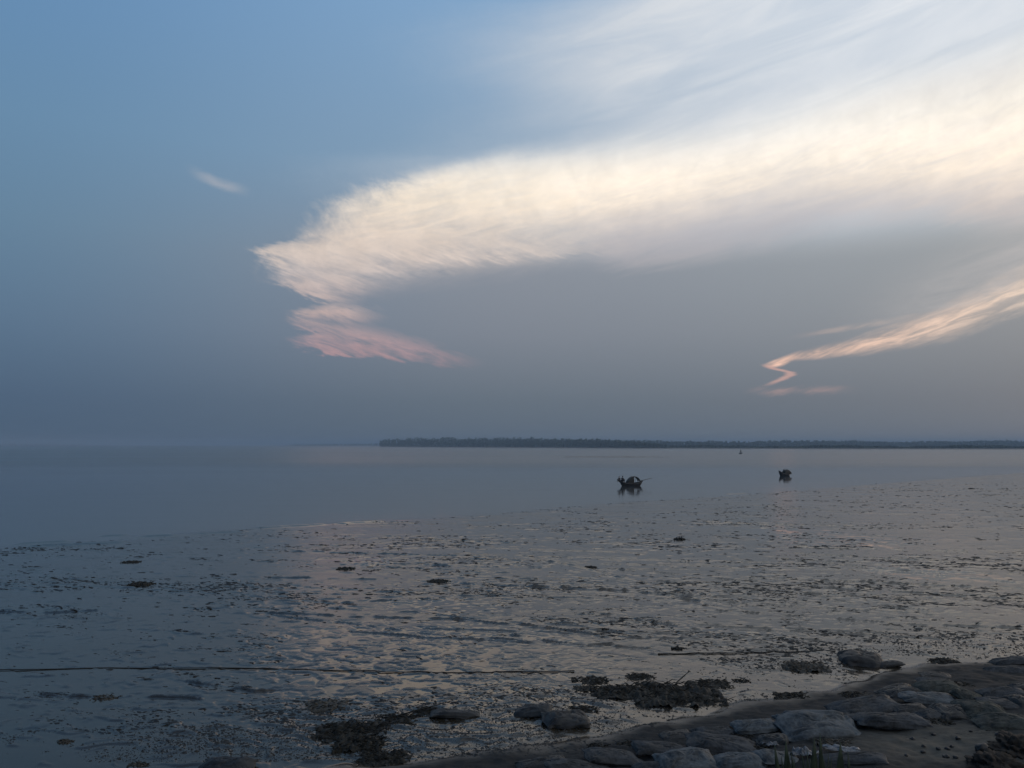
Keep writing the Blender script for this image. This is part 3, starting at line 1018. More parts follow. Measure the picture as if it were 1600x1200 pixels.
def sitter(loc, rz, label, shirt, lower, turn=0.0, reach=0.0, s=0.86):
    """a person sitting on the bow with knees drawn up; local +x is ahead"""
    o = empty('person', loc, rz); o.scale = (s, s, s)
    tag(o, label, 'person', 'people on the boat')
    J = [(0, 0, 0.12, (0.13, 0.15))]; Ed = []
    ch = chain(J, Ed, 0, [(0.02, 0, 0.30, (0.12, 0.14)), (0.07, 0, 0.48, (0.13, 0.17)), (0.10, 0, 0.58, (0.10, 0.14))])
    nk = chain(J, Ed, ch, [(0.13, 0, 0.66, 0.052), (0.15, 0, 0.72, 0.055)])
    hd = chain(J, Ed, nk, [(0.17, 0, 0.78, (0.085, 0.075)), (0.165, 0, 0.86, (0.092, 0.080)), (0.155, 0, 0.92, (0.06, 0.055))])
    for sg in (-1, 1):
        hip = chain(J, Ed, 0, [(0.05, 0.10 * sg, 0.11, 0.088)])
        kn = chain(J, Ed, hip, [(0.22, 0.13 * sg, 0.27, 0.072), (0.38, 0.14 * sg, 0.42, 0.058)])
        an = chain(J, Ed, kn, [(0.37, 0.14 * sg, 0.24, 0.052), (0.34, 0.13 * sg, 0.07, 0.036)])
        chain(J, Ed, an, [(0.42, 0.14 * sg, 0.035, 0.034), (0.52, 0.15 * sg, 0.025, 0.025)])
        sh = chain(J, Ed, ch, [(0.10, 0.19 * sg, 0.57, 0.056)])
        el = chain(J, Ed, sh, [(0.18, 0.24 * sg, 0.45, 0.046), (0.26, 0.24 * sg, 0.36, 0.040)])
        wr = chain(J, Ed, el, [(0.35, 0.18 * sg, 0.41 + reach, 0.032), (0.43, 0.11 * sg, 0.45 + reach, 0.025)])
        pm = chain(J, Ed, wr, [(0.48, 0.07 * sg, 0.455 + reach, (0.018, 0.030))])
        for f, (dy, ln) in enumerate(((0.030, 0.055), (0.012, 0.066), (-0.008, 0.062), (-0.026, 0.05))):
            a = (0.505, 0.055 * sg + dy * sg, 0.452 + reach)
            chain(J, Ed, pm, [(*a, 0.0095), (a[0] + ln * 0.6, a[1] - 0.008 * sg, a[2] - 0.012, 0.0088), (a[0] + ln * 0.8, a[1] - 0.012 * sg, a[2] - 0.035, 0.0075)])
        chain(J, Ed, wr, [(0.445, 0.085 * sg, 0.475 + reach, 0.010), (0.475, 0.07 * sg, 0.492 + reach, 0.009)])
    skin_mesh('body', J, Ed, M['skin'], o)
    # face: nose, ears, brow
    MB().lathe([(0.004, 0.0), (0.016, 0.006), (0.012, 0.03), (0.004, 0.05)], 8, (0.262, 0, 0.795)).build('nose', M['skin'], o)
    for sg in (-1, 1):
        MB().lathe([(0.003, -0.03), (0.016, -0.015), (0.018, 0.012), (0.004, 0.03)], 8, (0.16, 0.082 * sg, 0.825)).build('ear', M['skin'], o)
        MB().lathe([(0.002, -0.008), (0.010, 0), (0.002, 0.008)], 8, (0.246, 0.032 * sg, 0.845)).build('eye', M['hair'], o)
    MB().tube([(0.246, -0.022, 0.772), (0.253, 0, 0.770), (0.246, 0.022, 0.772)], 0.005, 5).build('mouth', M['hair'], o)
    hv = MB(); rows = []
    for i in range(7):
        a = math.pi / 2 * i / 6 * 1.25
        rows.append([(0.150 + 0.100 * math.sin(a) * math.cos(t) * (1 if math.cos(t) < 0.3 else 0.86), 0.088 * math.sin(a) * math.sin(t), 0.855 + 0.10 * math.cos(a)) for t in np.linspace(0, 2 * math.pi, 15)])
    hv.grid(rows); solid(hv.build('hair', M['hair'], o), 0.012, 1)
    # clothing
    J = [(-0.005, 0, 0.13, (0.155, 0.175))]; Ed = []
    c2 = chain(J, Ed, 0, [(0.02, 0, 0.30, (0.138, 0.160)), (0.07, 0, 0.48, (0.150, 0.188)), (0.105, 0, 0.60, (0.105, 0.13))])
    for sg in (-1, 1):
        a = chain(J, Ed, c2, [(0.10, 0.19 * sg, 0.57, 0.072)]); chain(J, Ed, a, [(0.165, 0.23 * sg, 0.47, 0.066)])
    skin_mesh('shirt', J, Ed, shirt, o)
    J = [(0.0, 0, 0.12, (0.15, 0.17))]; Ed = []
    for sg in (-1, 1):
        a = chain(J, Ed, 0, [(0.05, 0.10 * sg, 0.115, 0.105)])
        chain(J, Ed, a, [(0.22, 0.13 * sg, 0.275, 0.090), (0.39, 0.14 * sg, 0.425, 0.075), (0.375, 0.14 * sg, 0.24, 0.074), (0.35, 0.13 * sg, 0.13, 0.07)])
    skin_mesh('trousers', J, Ed, lower, o)
    return o


_bm = Matrix.Translation(boat_a.location) @ Matrix.Rotation(R(14), 4, 'Z')
sitter(_bm @ Vector((-1.66, 0.02, 0.61)), R(14 + 205), 'person in dark clothes sitting at the very tip of the boat bow', M['cloth_dark'], M['cloth_check'])
sitter(_bm @ Vector((-1.36, -0.02, 0.54)), R(14 + 20), 'person in dark clothes sitting on the bow, nearer to the canopy', M['cloth_dark'], M['cloth_dark'], s=0.98)

# ------------------------------------------------------------------ channel buoy
bp = gpt(1157.5, 709.0)
o = empty('channel_buoy', (bp.x, bp.y, 0))
tag(o, 'dark channel buoy with tapering tower, alone on the far river', 'buoy')
MB().lathe([(0.75, -0.4), (0.98, -0.1), (1.02, 0.25), (0.98, 0.62), (0.80, 0.78), (0.35, 0.84)], 20).build('float', M['steel'], o)
for sx in (-1, 1):
    for sy in (-1, 1):
        MB().tube([(0.52 * sx, 0.52 * sy, 0.8), (0.2 * sx, 0.2 * sy, 2.3)], 0.055, 6).build('tower_leg', M['steel'], o)
for z, r in ((1.2, 0.46), (1.7, 0.36), (2.25, 0.25)):
    MB().tube([(r * math.cos(a), r * math.sin(a), z) for a in np.linspace(0, 2 * math.pi, 9)], 0.04, 5).build('ring', M['steel'], o)
MB().lathe([(0.34, 1.35), (0.30, 1.4), (0.22, 2.1), (0.20, 2.15)], 4).build('radar_panel', M['steel'], o)
lamp = MB().lathe([(0.16, 2.28), (0.17, 2.36), (0.12, 2.44), (0.13, 2.62), (0.05, 2.76)], 12).build('lantern', M['steel'], o)

# ------------------------------------------------------------------ sandbags on the bank
def bag_mesh(L, D, H, seed, plump=1.0):
    """a filled sack: pillow with corner ears, sewn rim, sagging skin and creases"""
    rs = np.random.RandomState(seed)
    nu, nv = 64, 41
    u = np.linspace(-math.pi, math.pi, nu, endpoint=False); v = np.linspace(-math.pi / 2, math.pi / 2, nv)
    U, Vv = np.meshgrid(u, v)
    ex, ev = rs.uniform(0.34, 0.52), rs.uniform(0.62, 0.85)
    f = lambda c, e: np.sign(c) * np.abs(c) ** e
    ear = 1 + 0.10 * np.maximum(np.cos(4 * (U - math.pi / 4)), 0) ** 2 * np.cos(Vv) ** 4
    x = f(np.cos(Vv), ev) * f(np.cos(U), ex) * ear; y = f(np.cos(Vv), ev) * f(np.sin(U), ex) * ear; z = f(np.sin(Vv), 0.72)
    rr = np.maximum(np.abs(x), np.abs(y))
    z = z * (1 - 0.42 * np.abs(x) ** 4 - 0.22 * np.abs(y) ** 4)
    z = np.where(z < 0, z * 0.6, z * plump)
    rim = np.exp(-(np.sin(Vv) / 0.07) ** 2)                     # sewn rim stands out
    x = x * (1 + 0.045 * rim); y = y * (1 + 0.07 * rim)
    ph = rs.uniform(0, 50); top = sstep(z, -0.1, 0.35)
    z = z + (0.20 * rs.uniform(-1, 1) * x + 0.22 * rs.uniform(-1, 1) * y) * (0.4 + 0.6 * top)
    z = z + 0.30 * fbm(x * 1.0 + ph, y * 1.0 + ph, 2, seed % 50) * top
    a = rs.uniform(-0.7, 0.7)
    xs, ys = x * math.cos(a) + y * math.sin(a), y * math.cos(a) - x * math.sin(a)
    wx_ = 0.5 * perlin(x * 1.4 + ph, y * 1.4, 4)
    c1 = np.abs(perlin(xs * 0.9 + ph + wx_, ys * 2.1 - ph, (seed + 9) % 50))
    c2 = np.abs(perlin(xs * 2.0 - ph, ys * 4.0 + wx_ + ph, (seed + 19) % 50))
    z = z - (0.30 * np.exp(-(c1 / 0.06) ** 2) + 0.12 * np.exp(-(c2 / 0.07) ** 2)) * top
    z = z + 0.12 * np.maximum(0.3 - c1, 0) * top
    z = z + 0.10 * np.sin(y * 11 + 4 * fbm(x * 2 + ph, y * 2, 2, seed % 40)) * np.clip(rr - 0.6, 0, 1)
    side = np.cos(Vv) ** 2
    x = x * (1 + 0.10 * fbm(y * 1.8 + ph, z + ph, 3, seed % 33) * side); y = y * (1 + 0.16 * fbm(x * 1.8 - ph, z, 3, seed % 37) * side)
    P = np.stack([x * L / 2, y * D / 2, z * H * 0.72], -1).reshape(-1, 3)
    return mesh_np('sandbag', P, grid_faces(nv, nu, True))


def sandbag(px, py, w, h, label, mat='bag', seed=0, rz=None, depth=None, Hk=0.52, sink=0.02):
    p = place(px, py, 0.08)
    k = p.y / FPX
    W = w * k * 1.04; vis = h * k
    H = max(vis * Hk, 0.10); D = depth or float(np.clip((vis - 0.75 * H) / 0.36, 0.35, 1.15))
    if rz is None: rz = random.Random(seed).uniform(-10, 10)
    o = link('sandbag', bag_mesh(W, D, H, seed + 3), M[mat])
    o.location = (p.x, p.y, p.z + H * 0.30 - sink * H)
    o.rotation_euler = (R(random.Random(seed + 5).uniform(2, 12)), R(random.Random(seed + 6).uniform(-7, 7)), R(rz))
    tag(o, label, 'sandbag', 'sandbags on the river bank')
    return o


BAGS = [
    (1280, 1136, 114, 44, 'large flat-topped sandbag just above the grass tuft', 'bag_pale', 4),
    (1404, 1079, 58, 22, 'dark rounded sandbag at the left end of the stepped stack', 'bag_mud', 12),
    (1452, 1091, 82, 24, 'pale oval sandbag lowest in the stepped stack', 'bag_pale', -3),
    (1467, 1075, 66, 21, 'mossy grey sandbag second from the bottom of the stepped stack', 'bag_green', 5),
    (1462, 1061, 54, 14, 'thin grey sandbag third from the bottom of the stepped stack', 'bag', 0),
    (1463, 1051, 46, 9, 'small dark sandbag topping the stepped stack', 'bag_mud', -4),
    (1352, 1105, 106, 30, 'broad half-buried sandbag behind the large flat-topped one', 'bag', 10),
    (1392, 1127, 104, 32, 'long dark sandbag with a rounded front edge beside the bare silt', 'bag', -2),
    (1421, 1106, 50, 15, 'black muddy sandbag lying between two long bags', 'bag_mud', 6),
    (1452, 1116, 34, 16, 'small blue-grey sandbag wedged right of the long dark one', 'bag', 20),
    (1488, 1113, 48, 28, 'dark blocky sandbag at the top of the bare silt', 'bag_mud', -6),
    (1534, 1109, 66, 34, 'humped mossy sandbag, tallest at the right', 'bag_green', -14),
    (1572, 1126, 84, 30, 'long dark mossy sandbag at the right edge below the humped one', 'bag_green', -10),
    (1562, 1097, 56, 20, 'grey sandbag behind the humped mossy one', 'bag', -5),
    (1564, 1079, 62, 17, 'flat blue-grey sandbag at the far right of the pile', 'bag', -6),
    (1511, 1088, 40, 24, 'narrow ridge-like sandbag slanting up behind the humped one', 'bag_green', 38),
    (1580, 1032, 52, 16, 'flat slab-like sandbag alone at the right edge by the mud', 'bag', -3),
    (1574, 1044, 62, 10, 'low sandbag sunk in silt below the slab-like one at the right edge', 'bag', -2),
    (1594, 1072, 28, 14, 'small dark sandbag cut by the right edge above the pile', 'bag_mud', 0),
    (1594, 1094, 30, 26, 'dark upright sandbag cut by the right edge beside the pile', 'bag_mud', 10),
    (1127, 1162, 96, 30, 'wide smooth sandbag with a pale fold along its top', 'bag', -8),
    (1180, 1134, 66, 24, 'pale domed sandbag at the upper end of the middle row', 'bag_pale', 6),
    (1118, 1140, 66, 16, 'low sandbag merging into silt above the wide smooth one', 'bag', 12),
    (1072, 1190, 84, 32, 'pale blue-grey sandbag at the bottom edge, left of the domed one', 'bag_pale', 8),
    (1156, 1186, 72, 28, 'pale domed sandbag at the bottom edge below the wide smooth one', 'bag_pale', -6),
    (1036, 1168, 88, 22, 'slumped grey sandbag above the bottom row', 'bag', 4),
    (958, 1180, 82, 26, 'rounded grey sandbag lowest at the left of the row', 'bag', 6),
    (905, 1195, 96, 20, 'flat sandbag at the bottom edge, leftmost of the row', 'bag', 3),
    (1056, 1144, 48, 15, 'dark crumpled sandbag at the edge of the mud', 'bag_mud', 14),
    (884, 1125, 64, 28, 'folded dark sandbag lying alone on the wet mud', 'bag_mud', 8),
    (832, 1111, 56, 22, 'torn black sandbag left of the folded one on the mud', 'bag_mud', -8),
    (1022, 1194, 60, 18, 'creased sandbag at the bottom edge between two pale ones', 'bag', -5),
    (1216, 1129, 46, 20, 'grey sandbag left of the large flat-topped one', 'bag', 18),
    (1206, 1152, 44, 20, 'small brown-grey sandbag under the left end of the large one', 'bag_mud', -16),
    (1324, 1124, 46, 20, 'small sandbag at the right shoulder of the large flat-topped one', 'bag', -22),
    (1215, 1182, 60, 22, 'pale sandbag at the bottom edge left of the grass tuft', 'bag_pale', 7),
    (1330, 1182, 96, 18, 'flat muddy sandbag at the bottom edge right of the grass tuft', 'bag', -8),
    (355, 1194, 78, 24, 'lone dark sandbag at the bottom edge on the left', 'bag_mud', -5),
    (1346, 1031, 60, 28, 'tall dark sandbag standing alone on the open mud', 'bag_mud', -10),
    (1390, 1035, 38, 13, 'low sandbag lying against the tall one on the open mud', 'bag_mud', 3),
    (712, 1113, 70, 16, 'low mud-coated sandbag sunk in the flat beside the branch', 'bag_mud', 6),
    (845, 1186, 70, 16, 'brownish silted sandbag left of the bottom row', 'bag_mud', 12),
]
for i, (px, py, w, h, lab, mt, rz) in enumerate(BAGS):
    sandbag(px, py, w, h, lab, mt, 100 + 17 * i, rz)

# ------------------------------------------------------------------ drift debris on the mud
def debris(name, px, py, w, h, label, cat, seed, mat='weed', twigs=30, lift=0.3, shape=None, group='clumps of drift on the mud', stick=None):
    """a matted clump: lumpy mound bristling with bent stalks and leaf strips"""
    rs = random.Random(seed)
    p = place(px, py + h * 0.25)
    k = p.y / FPX
    W = w * k / 2; H = h * k * lift
    D = max(min(W * 0.8, (h * k * (1 - lift)) / (CAM_H / p.y) * 0.9), W * 0.22)
    V = []; nr, nc = 26, 80
    xs = np.linspace(-1, 1, nc)
    for i in range(nr):
        a = -1 + 2 * i / (nr - 1)
        y = np.full(nc, a)
        edge = np.clip(1 - (np.abs(xs) ** 2.2 + np.abs(a) ** 2.2) + 0.85 * fbm(xs * 2.6 + seed, y * 1.8, 4, seed % 47, 0.6), 0, 1)
        hh = edge ** 0.5 * (0.42 + 0.55 * fbm(xs * 3.5 + seed, y * 2.5, 3, (seed + 3) % 47) + 0.40 * fbm(xs * W * 11, y * D * 11 + seed, 3, (seed + 5) % 47, 0.7))
        V.append(np.stack([xs * W, y * D, np.where(edge > 0.02, np.maximum(hh, 0.05) * H, -0.04)], -1))
    o = link(name, mesh_np(name, np.concatenate(V), grid_faces(nr, nc)), M[mat])
    o.location = (p.x, p.y, p.z - 0.005)
    tag(o, label, cat, group)
    tw = MB()
    for _ in range(int(twigs * 3.0)):
        a = rs.uniform(-1, 1); b = rs.uniform(-0.8, 0.8)
        L_ = rs.uniform(0.06, 0.24) * W + 0.05
        t = rs.uniform(-0.9, 0.9) + (math.pi if rs.random() < 0.5 else 0)
        z0 = H * max(0.05, (1 - a * a) * (1 - b * b)) * rs.uniform(0.2, 0.7)
        q0 = Vector((a * W * 0.9, b * D, z0)); dv = Vector((math.cos(t), 0.5 * math.sin(t), rs.uniform(-0.25, 0.5))) * L_
        q2 = q0 + dv; q2.z = max(q2.z, 0.012); q1 = (q0 + q2) / 2 + Vector((0, 0, L_ * rs.uniform(0, 0.25)))
        r_ = rs.uniform(0.006, 0.016)
        tw.tube([q0, q1, q2], [r_, r_ * 0.8, r_ * 0.3], 4)
    tw.build('stalks', M[mat], o)['kind'] = 'stuff'
    if stick:
        MB().tube([Vector(q) for q in stick], [0.016] * (len(stick) - 1) + [0.006], 5).build('stick', M['weed'], o)
    return o


DEB = [
    (1050, 1076, 150, 40, 'largest heap of black rotting weed on the mud', 'weed', 'weed', 0, 70),
    (965, 1078, 84, 20, 'ragged weed mat touching the left side of the largest heap', 'weed', 'weed', 0, 40),
    (922, 1061, 56, 10, 'thin strip of weed left of the largest heap', 'weed', 'weed', 0, 24),
    (999, 1054, 44, 14, 'small dark clod of weed behind the largest heap', 'weed', 'weed', 0, 20),
    (1112, 1066, 62, 14, 'spreading weed at the right end of the largest heap', 'weed', 'weed', 0, 24),
    (914, 1073, 34, 14, 'small speckled weed clump left of the weed mat', 'weed', 'weed2', 0, 20),
    (910, 1106, 42, 14, 'black weed clump just behind the folded sandbag', 'weed', 'weed', 0, 26),
    (548, 1136, 110, 34, 'big black weed heap low on the left', 'weed', 'weed', 0, 70),
    (560, 1158, 74, 32, 'black weed hanging down from the big left heap', 'weed', 'weed', 0, 40),
    (600, 1178, 82, 26, 'black weed tail at the bottom edge below the big left heap', 'weed', 'weed', 0, 40),
    (622, 1123, 70, 13, 'dark weed streak trailing right from the big left heap', 'weed', 'weed', 0, 30),
    (668, 1109, 44, 11, 'end of the trailing weed streak with a bare twig', 'weed', 'weed', 0, 20),
    (510, 1101, 70, 13, 'muddy torn cloth-like drift above the big left heap', 'drift', 'weed2', 0, 16),
    (1257, 1039, 68, 15, 'jagged flat drift of leaves left of the tall sandbag', 'leaves', 'weed2', 0, 40),
    (1477, 1030, 46, 17, 'dark peaked drift heap above the stepped bags', 'drift', 'weed', 0, 24),
    (1158, 1062, 24, 8, 'little tuft of weed right of the largest heap', 'weed', 'weed', 0, 12),
    (1240, 1086, 58, 14, 'tangled drift along the edge of the bank', 'drift', 'weed', 0, 30),
    (1335, 1083, 44, 13, 'black wet drift on the silt above the broad half-buried bag', 'drift', 'weed', 0, 20),
    (206, 877, 27, 6, 'small dark clod on the left mud, farther of two', 'mud clod', 'weed', 0, 8),
    (220, 912, 36, 9, 'small dark mound on the left mud, nearer of two', 'mud clod', 'weed', 0, 10),
    (540, 887, 28, 7, 'low dark mound left of the weedy one on the middle mud', 'mud clod', 'weed', 0, 8),
    (685, 907, 34, 7, 'low weedy mound on the middle mud', 'mud clod', 'weed', 0, 12),
    (923, 885, 19, 6, 'small dark lump straight below the nearer boat', 'mud clod', 'weed', 0, 5),
    (1062, 841, 19, 8, 'twin-peaked dark lump on the mud right of the nearer boat', 'mud clod', 'weed', 0, 8),
    (1518, 763, 9, 3, 'tiny dark lump far out on the right-hand mud', 'mud clod', 'weed', 0, 3),
    (946, 983, 11, 7, 'single dark lump in the middle of the furrowed mud', 'mud clod', 'weed', 0, 5),
    (1058, 1012, 18, 7, 'dark clod at the left end of the right-hand rope', 'mud clod', 'weed', 0, 6),
    (1168, 1148, 44, 12, 'black litter in the gap right of the wide smooth sandbag', 'drift', 'weed', 0, 20),
    (1110, 1181, 40, 14, 'black litter in the gap between the two pale bottom-edge sandbags', 'drift', 'weed', 0, 20),
    (1480, 1094, 44, 10, 'dark litter right of the pale oval sandbag', 'drift', 'weed', 0, 16),
    (1468, 1128, 40, 12, 'dark litter below the dark blocky sandbag', 'drift', 'weed', 0, 16),
    (1496, 1068, 44, 9, 'dark litter right of the thin grey sandbag', 'drift', 'weed', 0, 16),
    (1190, 1168, 46, 14, 'black litter left of the white plastic scrap', 'drift', 'weed', 0, 20),
    (985, 1162, 46, 10, 'dark litter above the rounded grey sandbag', 'drift', 'weed', 0, 16),
    (935, 1166, 30, 9, 'small black litter patch on the silt left of the slumped bag', 'drift', 'weed', 0, 12),
    (1540, 1086, 40, 9, 'dark litter between the two grey sandbags at the right', 'drift', 'weed', 0, 14),
    (1310, 1160, 60, 16, 'brown litter in the shade under the large flat-topped sandbag', 'drift', 'weed2', 0, 24),
    (164, 1088, 38, 10, 'slanting muddy drift on the lower left mud', 'drift', 'weed2', 0, 10),
    (102, 1156, 22, 12, 'brown tuft on the mud in the lower left corner', 'drift', 'weed2', 0, 10),
    (214, 1193, 30, 12, 'brown clump at the bottom edge on the far left', 'drift', 'weed2', 0, 10),
]
for i, (px, py, w, h, lab, cat, mt, _, tn) in enumerate(DEB):
    st = None
    nm = {'weed': 'weed_clump', 'leaves': 'leaf_drift', 'drift': 'drift_clump', 'mud clod': 'mud_clod'}[cat]
    if 'largest heap of' in lab:
        st = [(0.15, 0.3, 0.05), (0.22, 0.5, 0.12), (0.42, 0.7, 0.20), (0.60, 0.8, 0.30)]
    if 'bare twig' in lab:
        st = [(-0.75, -0.5, 0.02), (-0.2, -0.1, 0.05), (0.5, 0.35, 0.10)]
    debris(nm, px, py, w, h, lab, cat, 11 + 13 * i, mt, tn, 0.5 if cat == 'mud clod' else 0.22, group={'weed': 'rotting weed on the mud', 'mud clod': 'dark clods on the mud'}.get(cat, 'drift on the mud'), stick=st)

# ------------------------------------------------------------------ ropes stretched over the mud
def rope(pts, rad, label, seed):
    rs = random.Random(seed); P = []
    W_ = [place(*p) for p in pts]
    for a, b in zip(W_[:-1], W_[1:]):
        n = max(3, int((b - a).length / 0.12))
        for i in range(n):
            q = a.lerp(b, i / n); q.z = hz(q.x, q.y) + rad * 0.9 + 0.008 * math.sin(q.x * 1.3)
            q.y += 0.02 * math.sin(q.x * 1.9 + seed) + rs.uniform(-0.004, 0.004)
            P.append(q)
    o = MB().tube(P, rad, 7).build('rope', M['rope'])
    tag(o, label, 'rope', 'ropes on the mud')


rope(((-260, 1052), (0, 1047.5), (160, 1044), (300, 1044.5), (420, 1045), (480, 1047.5), (600, 1051), (760, 1051.5), (905, 1049)), 0.013, 'long dark rope lying across the mud from the left edge', 3)
rope(((1028, 1023), (1100, 1022), (1190, 1020.5), (1250, 1019.5), (1312, 1018)), 0.015, 'shorter dark rope stretched over the mud left of the tall sandbag', 5)

# ------------------------------------------------------------------ stones on the bare silt
def stone(px, py, w, h, label, seed, name='stone', mat='stone', cat='stone', flat=0.7):
    rs = np.random.RandomState(seed)
    p = place(px, py); k = p.y / FPX; W = w * k / 2
    bm = bmesh.new(); bmesh.ops.create_icosphere(bm, subdivisions=3 if cat == 'stone' else 5, radius=1.0)
    ph = rs.uniform(0, 40)
    for v in bm.verts:
        c = v.co
        r = 1 + 0.28 * float(fbm(np.array(c.x * 1.3 + ph), np.array(c.y * 1.3 + c.z + ph), 3, seed % 45)) + 0.1 * float(perlin(np.array(c.z * 3 + ph), np.array(c.x * 3 - c.y * 2), 7))
        if cat == 'earth': r += 0.22 * float(fbm(np.array(c.x * 4 + ph), np.array(c.y * 4 + c.z * 2), 4, 9, 0.65))
        v.co = Vector((c.x * W, c.y * W * 0.8, c.z * W * flat)) * r
    me = bpy.data.meshes.new(name); bm.to_mesh(me); bm.free()
    o = link(name, me, M[mat]); o.location = (p.x, p.y, p.z + W * flat * (0.35 if cat == 'stone' else -0.25)); o.rotation_euler[2] = rs.uniform(0, 6)
    tag(o, label, cat, 'stones on the bare silt' if cat == 'stone' else None)
    return o


stone(1535, 1173, 24, 14, 'largest wedge-shaped stone on the bare silt at lower right', 2)
ST = [(1459, 1149, 7, 'single stone near the top of the bare silt'), (1443, 1166, 6, 'upper stone of the close pair on the bare silt'), (1442, 1173, 8, 'lower stone of the close pair on the bare silt'),
      (1466, 1169, 8, 'left stone of the trio in the middle of the bare silt'), (1480, 1168, 8, 'middle stone of the trio in the middle of the bare silt'), (1487, 1165, 6, 'right stone of the trio in the middle of the bare silt'),
      (1426, 1156, 8, 'stone beside a dark crumb at the left of the bare silt'), (1497, 1155, 8, 'stone on the bare silt below the dark blocky sandbag'), (1517, 1143, 6, 'small stone on the silt below the humped mossy sandbag'),
      (1559, 1148, 9, 'stone on the silt below the long mossy sandbag'), (1416, 1181, 7, 'stone at the lower left of the bare silt'), (1478, 1181, 11, 'dark stone below the trio on the bare silt'), (1493, 1184, 8, 'small stone right of the dark one below the trio'),
      (1526, 1190, 14, 'flat dark stone near the bottom edge below the wedge-shaped one')]
for i, (px, py, w, lab) in enumerate(ST):
    stone(px, py, w, w, lab, 20 + i * 3)
stone(1592, 1172, 92, 40, 'big mound of brown earth at the lower right corner', 77, 'earth_mound', 'soil', 'earth', 0.42)
stone(1555, 1197, 90, 30, 'low brown earth hump on the bottom edge at the right', 78, 'earth_mound', 'soil', 'earth', 0.38)

# ------------------------------------------------------------------ grass tuft and torn plastic near the viewer
gp = Vector((2.35, 6.3, 0)); gp.z = hz(gp.x, gp.y)
o = empty('grass_tuft', gp)
tag(o, 'tuft of broad dark green grass blades at the bottom edge', 'grass')
rs = random.Random(8)
for i, (px, py, bw) in enumerate(((1214, 1166, 9), (1232, 1160, 12), (1240, 1178, 6), (1258, 1182, 5), (1266, 1176, 5), (1277, 1156, 13), (1286, 1150, 8), (1291, 1186, 5), (1299, 1180, 5), (1318, 1163, 14), (1330, 1178, 8), (1245, 1190, 8), (1304, 1188, 7), (1270, 1188, 9), (1225, 1186, 6))):
    dY = 6.3 + rs.uniform(-0.15, 0.15)
    d = bearing(px, py); tipp = d * (dY / d.y) + Vector((0, 0, CAM_H))
    root = Vector((gp.x + (tipp.x - gp.x) * 0.55 + rs.uniform(-0.03, 0.03), dY, hz(tipp.x, dY) - 0.02))
    w = bw * dY / FPX * 0.9
    ln = MB(); P = []
    bend = rs.uniform(-0.04, 0.04)
    for j in range(9):
        t = j / 8
        c = root.lerp(tipp, t) + Vector((bend * math.sin(t * math.pi), 0.06 * t * t, 0))
        ww = w * (0.55 + 0.9 * t * (1 - t) * 2) * (1 - t ** 4) + 0.001
        P.append([c + Vector((-ww, 0, 0)) - gp, c + Vector((0, 0.25 * ww, 0)) - gp, c + Vector((ww, 0, 0)) - gp])
    ln.grid(P)
    solid(ln.build('blade', M['blade'], o), 0.002)


def crumple(px, py, w, h, label, seed, mat='plastic'):
    p = place(px, py); k = p.y / FPX; W = w * k / 2; H = h * k * 0.5
    g = np.linspace(-1, 1, 22); Xg, Yg = np.meshgrid(g, g)
    n = np.abs(fbm(Xg * 1.7 + seed, Yg * 1.7, 4, seed % 40))
    r = 1 + 0.55 * fbm(Xg * 1.3 + seed, Yg * 1.3, 3, 3)
    V = np.stack([Xg * W * r, Yg * W * 0.5 * r, (n * 0.9 + 0.25 * (1 - Xg ** 2)) * H + 0.02], -1).reshape(-1, 3)
    o = link('torn_plastic', mesh_np('torn_plastic', V, grid_faces(22, 22)), M[mat])
    solid(o, 0.004); o.location = p; o.rotation_euler = (0, 0, random.Random(seed).uniform(-0.5, 0.5))
    tag(o, label, 'plastic', 'torn plastic near the grass')


crumple(1205, 1167, 20, 9, 'small white scrap of plastic left of the grass tuft', 5)
crumple(1256, 1186, 34, 20, 'crumpled pale plastic sheet among the grass blades', 9)
crumple(1318, 1178, 44, 10, 'strip of pale plastic right of the grass tuft', 14)
crumple(1199, 1166, 8, 5, 'tiny white plastic flake beside the scrap left of the grass', 21)

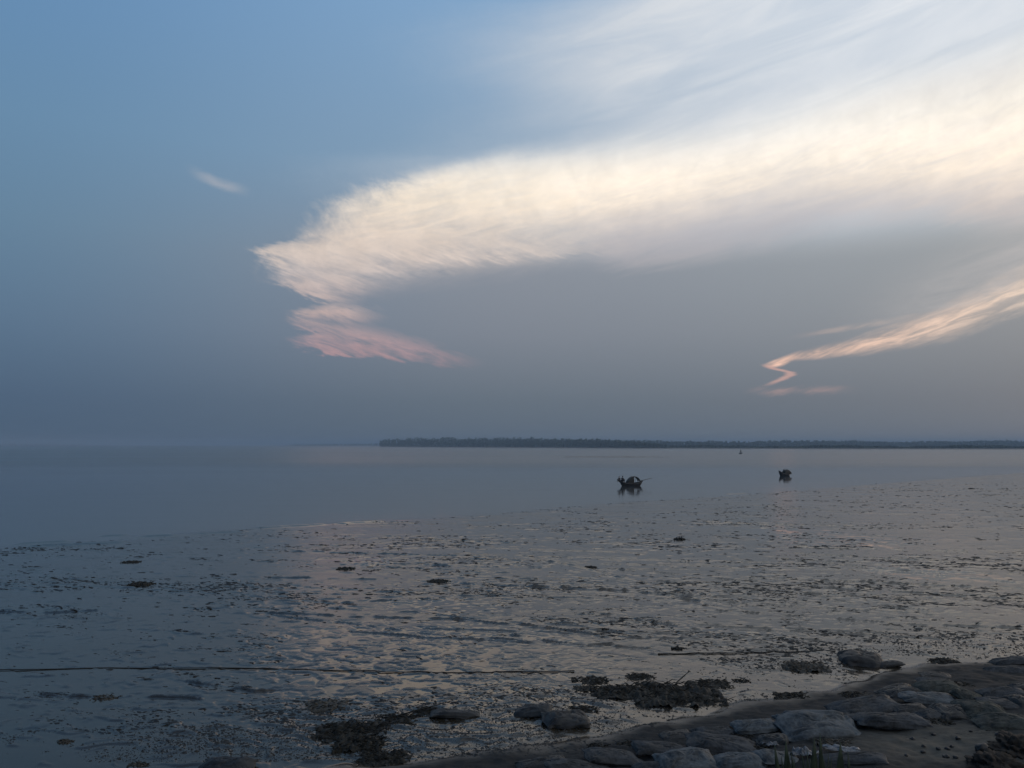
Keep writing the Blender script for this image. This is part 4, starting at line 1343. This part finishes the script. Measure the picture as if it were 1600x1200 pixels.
# ------------------------------------------------------------------ crumbs and clots of mud strewn over the flat
def mud_crumbs(n, seed):
    rs = np.random.RandomState(seed)
    m = n * 5
    py = 1195 - (1195 - 752) * rs.rand(m) ** 1.0
    px = rs.uniform(-120, 1720, m)
    zc = -(py - 600) / FPX; dz = math.sin(PITCH) + math.cos(PITCH) * zc; dyy = math.cos(PITCH) - math.sin(PITCH) * zc
    t = (0.12 - CAM_H) / dz
    x = (px - 800) / FPX * t; y = dyy * t
    d = shore_d(x, y); b = bank_d(x, y)
    th = R(-13); s = x * math.cos(th) + y * math.sin(th); q = -x * math.sin(th) + y * math.cos(th)
    patch = fbm(s * 0.09, q * 0.22, 4, 3); fine = fbm(s * 0.5, q * 1.2, 3, 45)
    gul = np.exp(-(seg_dist(x, y, [tuple(gpt(*p)[:2]) for p in ((760, 905), (1000, 930), (1250, 960), (1450, 985), (1650, 1010))]) / 3.2) ** 2)
    edge = np.exp(-((b + 1.6) / 1.8) ** 2)
    right = sstep(px, 300, 1100)
    pr = np.clip(-0.03 + 0.85 * patch + 0.85 * fine + 0.35 * gul + 0.55 * edge - 0.10 * (1 - right), 0.015, 1)
    pr *= 1 - 0.92 * np.exp(-(((x - gpt(630, 1045).x) / 4.6) ** 2 + ((y - gpt(630, 1045).y) / 3.6) ** 2) ** 2)
    pr *= (d > 0.8) * np.where(b > 0.1, 0.35, 1) * (y < 150)
    keep = np.where(rs.rand(m) < pr)[0][:n]
    x, y, b = x[keep], y[keep], b[keep]; k = len(x)
    dist = np.hypot(x, y)
    # surface height from the ground grid
    Yr = GY_[:, 0]; j = np.clip(np.searchsorted(Yr, y) - 1, 0, _nr - 2)
    sc0 = np.minimum(np.maximum(Yr, 11.0), 200.0)
    tt = x / sc0[j]; tcol = GX_[200] / sc0[200]
    i = np.clip(np.searchsorted(tcol, tt), 1, len(tcol) - 1)
    z = np.maximum(GZ_[j, i], GZ_[j, i - 1])
    nearb = np.exp(-((b + 1.2) / 2.0) ** 2)
    ln = np.exp(rs.normal(0, 0.5, k)) * (1.05 + 1.6 * (1 - nearb)) * (1 - 0.35 * sstep(dist, 30, 80)) / FPX * dist
    ln = np.clip(ln, 0.014, 0.26)
    wd = ln * (rs.uniform(0.07, 0.2, k) + 0.35 * nearb); ht = np.minimum(ln * (rs.uniform(0.06, 0.15, k) + 0.25 * nearb), 0.018 + 0.0002 * dist)
    ang = th + rs.normal(0, 0.28, k) + nearb * rs.normal(0, 0.6, k)
    T = np.array([(-1, -.1, -.4), (-.45, -.95, -.4), (.5, -.9, -.4), (1, .05, -.4), (.45, .9, -.4), (-.5, .95, -.4), (-.42, -.05, .8), (.38, .08, 1.0)])
    Fk = np.array([(0, 1, 6), (1, 2, 7), (1, 7, 6), (2, 3, 7), (3, 4, 7), (4, 5, 6), (4, 6, 7), (5, 0, 6)])
    Vj = T[None] * (1 + rs.normal(0, 0.16, (k, 8, 3)))
    lx = Vj[..., 0] * ln[:, None]; ly = Vj[..., 1] * wd[:, None]; lz = Vj[..., 2] * ht[:, None]
    c, s_ = np.cos(ang)[:, None], np.sin(ang)[:, None]
    V = np.stack([x[:, None] + lx * c - ly * s_, y[:, None] + lx * s_ + ly * c, z[:, None] + lz], -1).reshape(-1, 3)
    F = (np.arange(k)[:, None, None] * 8 + Fk[None]).reshape(-1, 3)
    o = link('mud_crumbs', mesh_np('mud_crumbs', V, F), M['clot'], smooth=False)
    tag(o, 'countless small crumbs and clots of dark mud strewn over the flat', kind='stuff')


mud_crumbs(36000, 5)
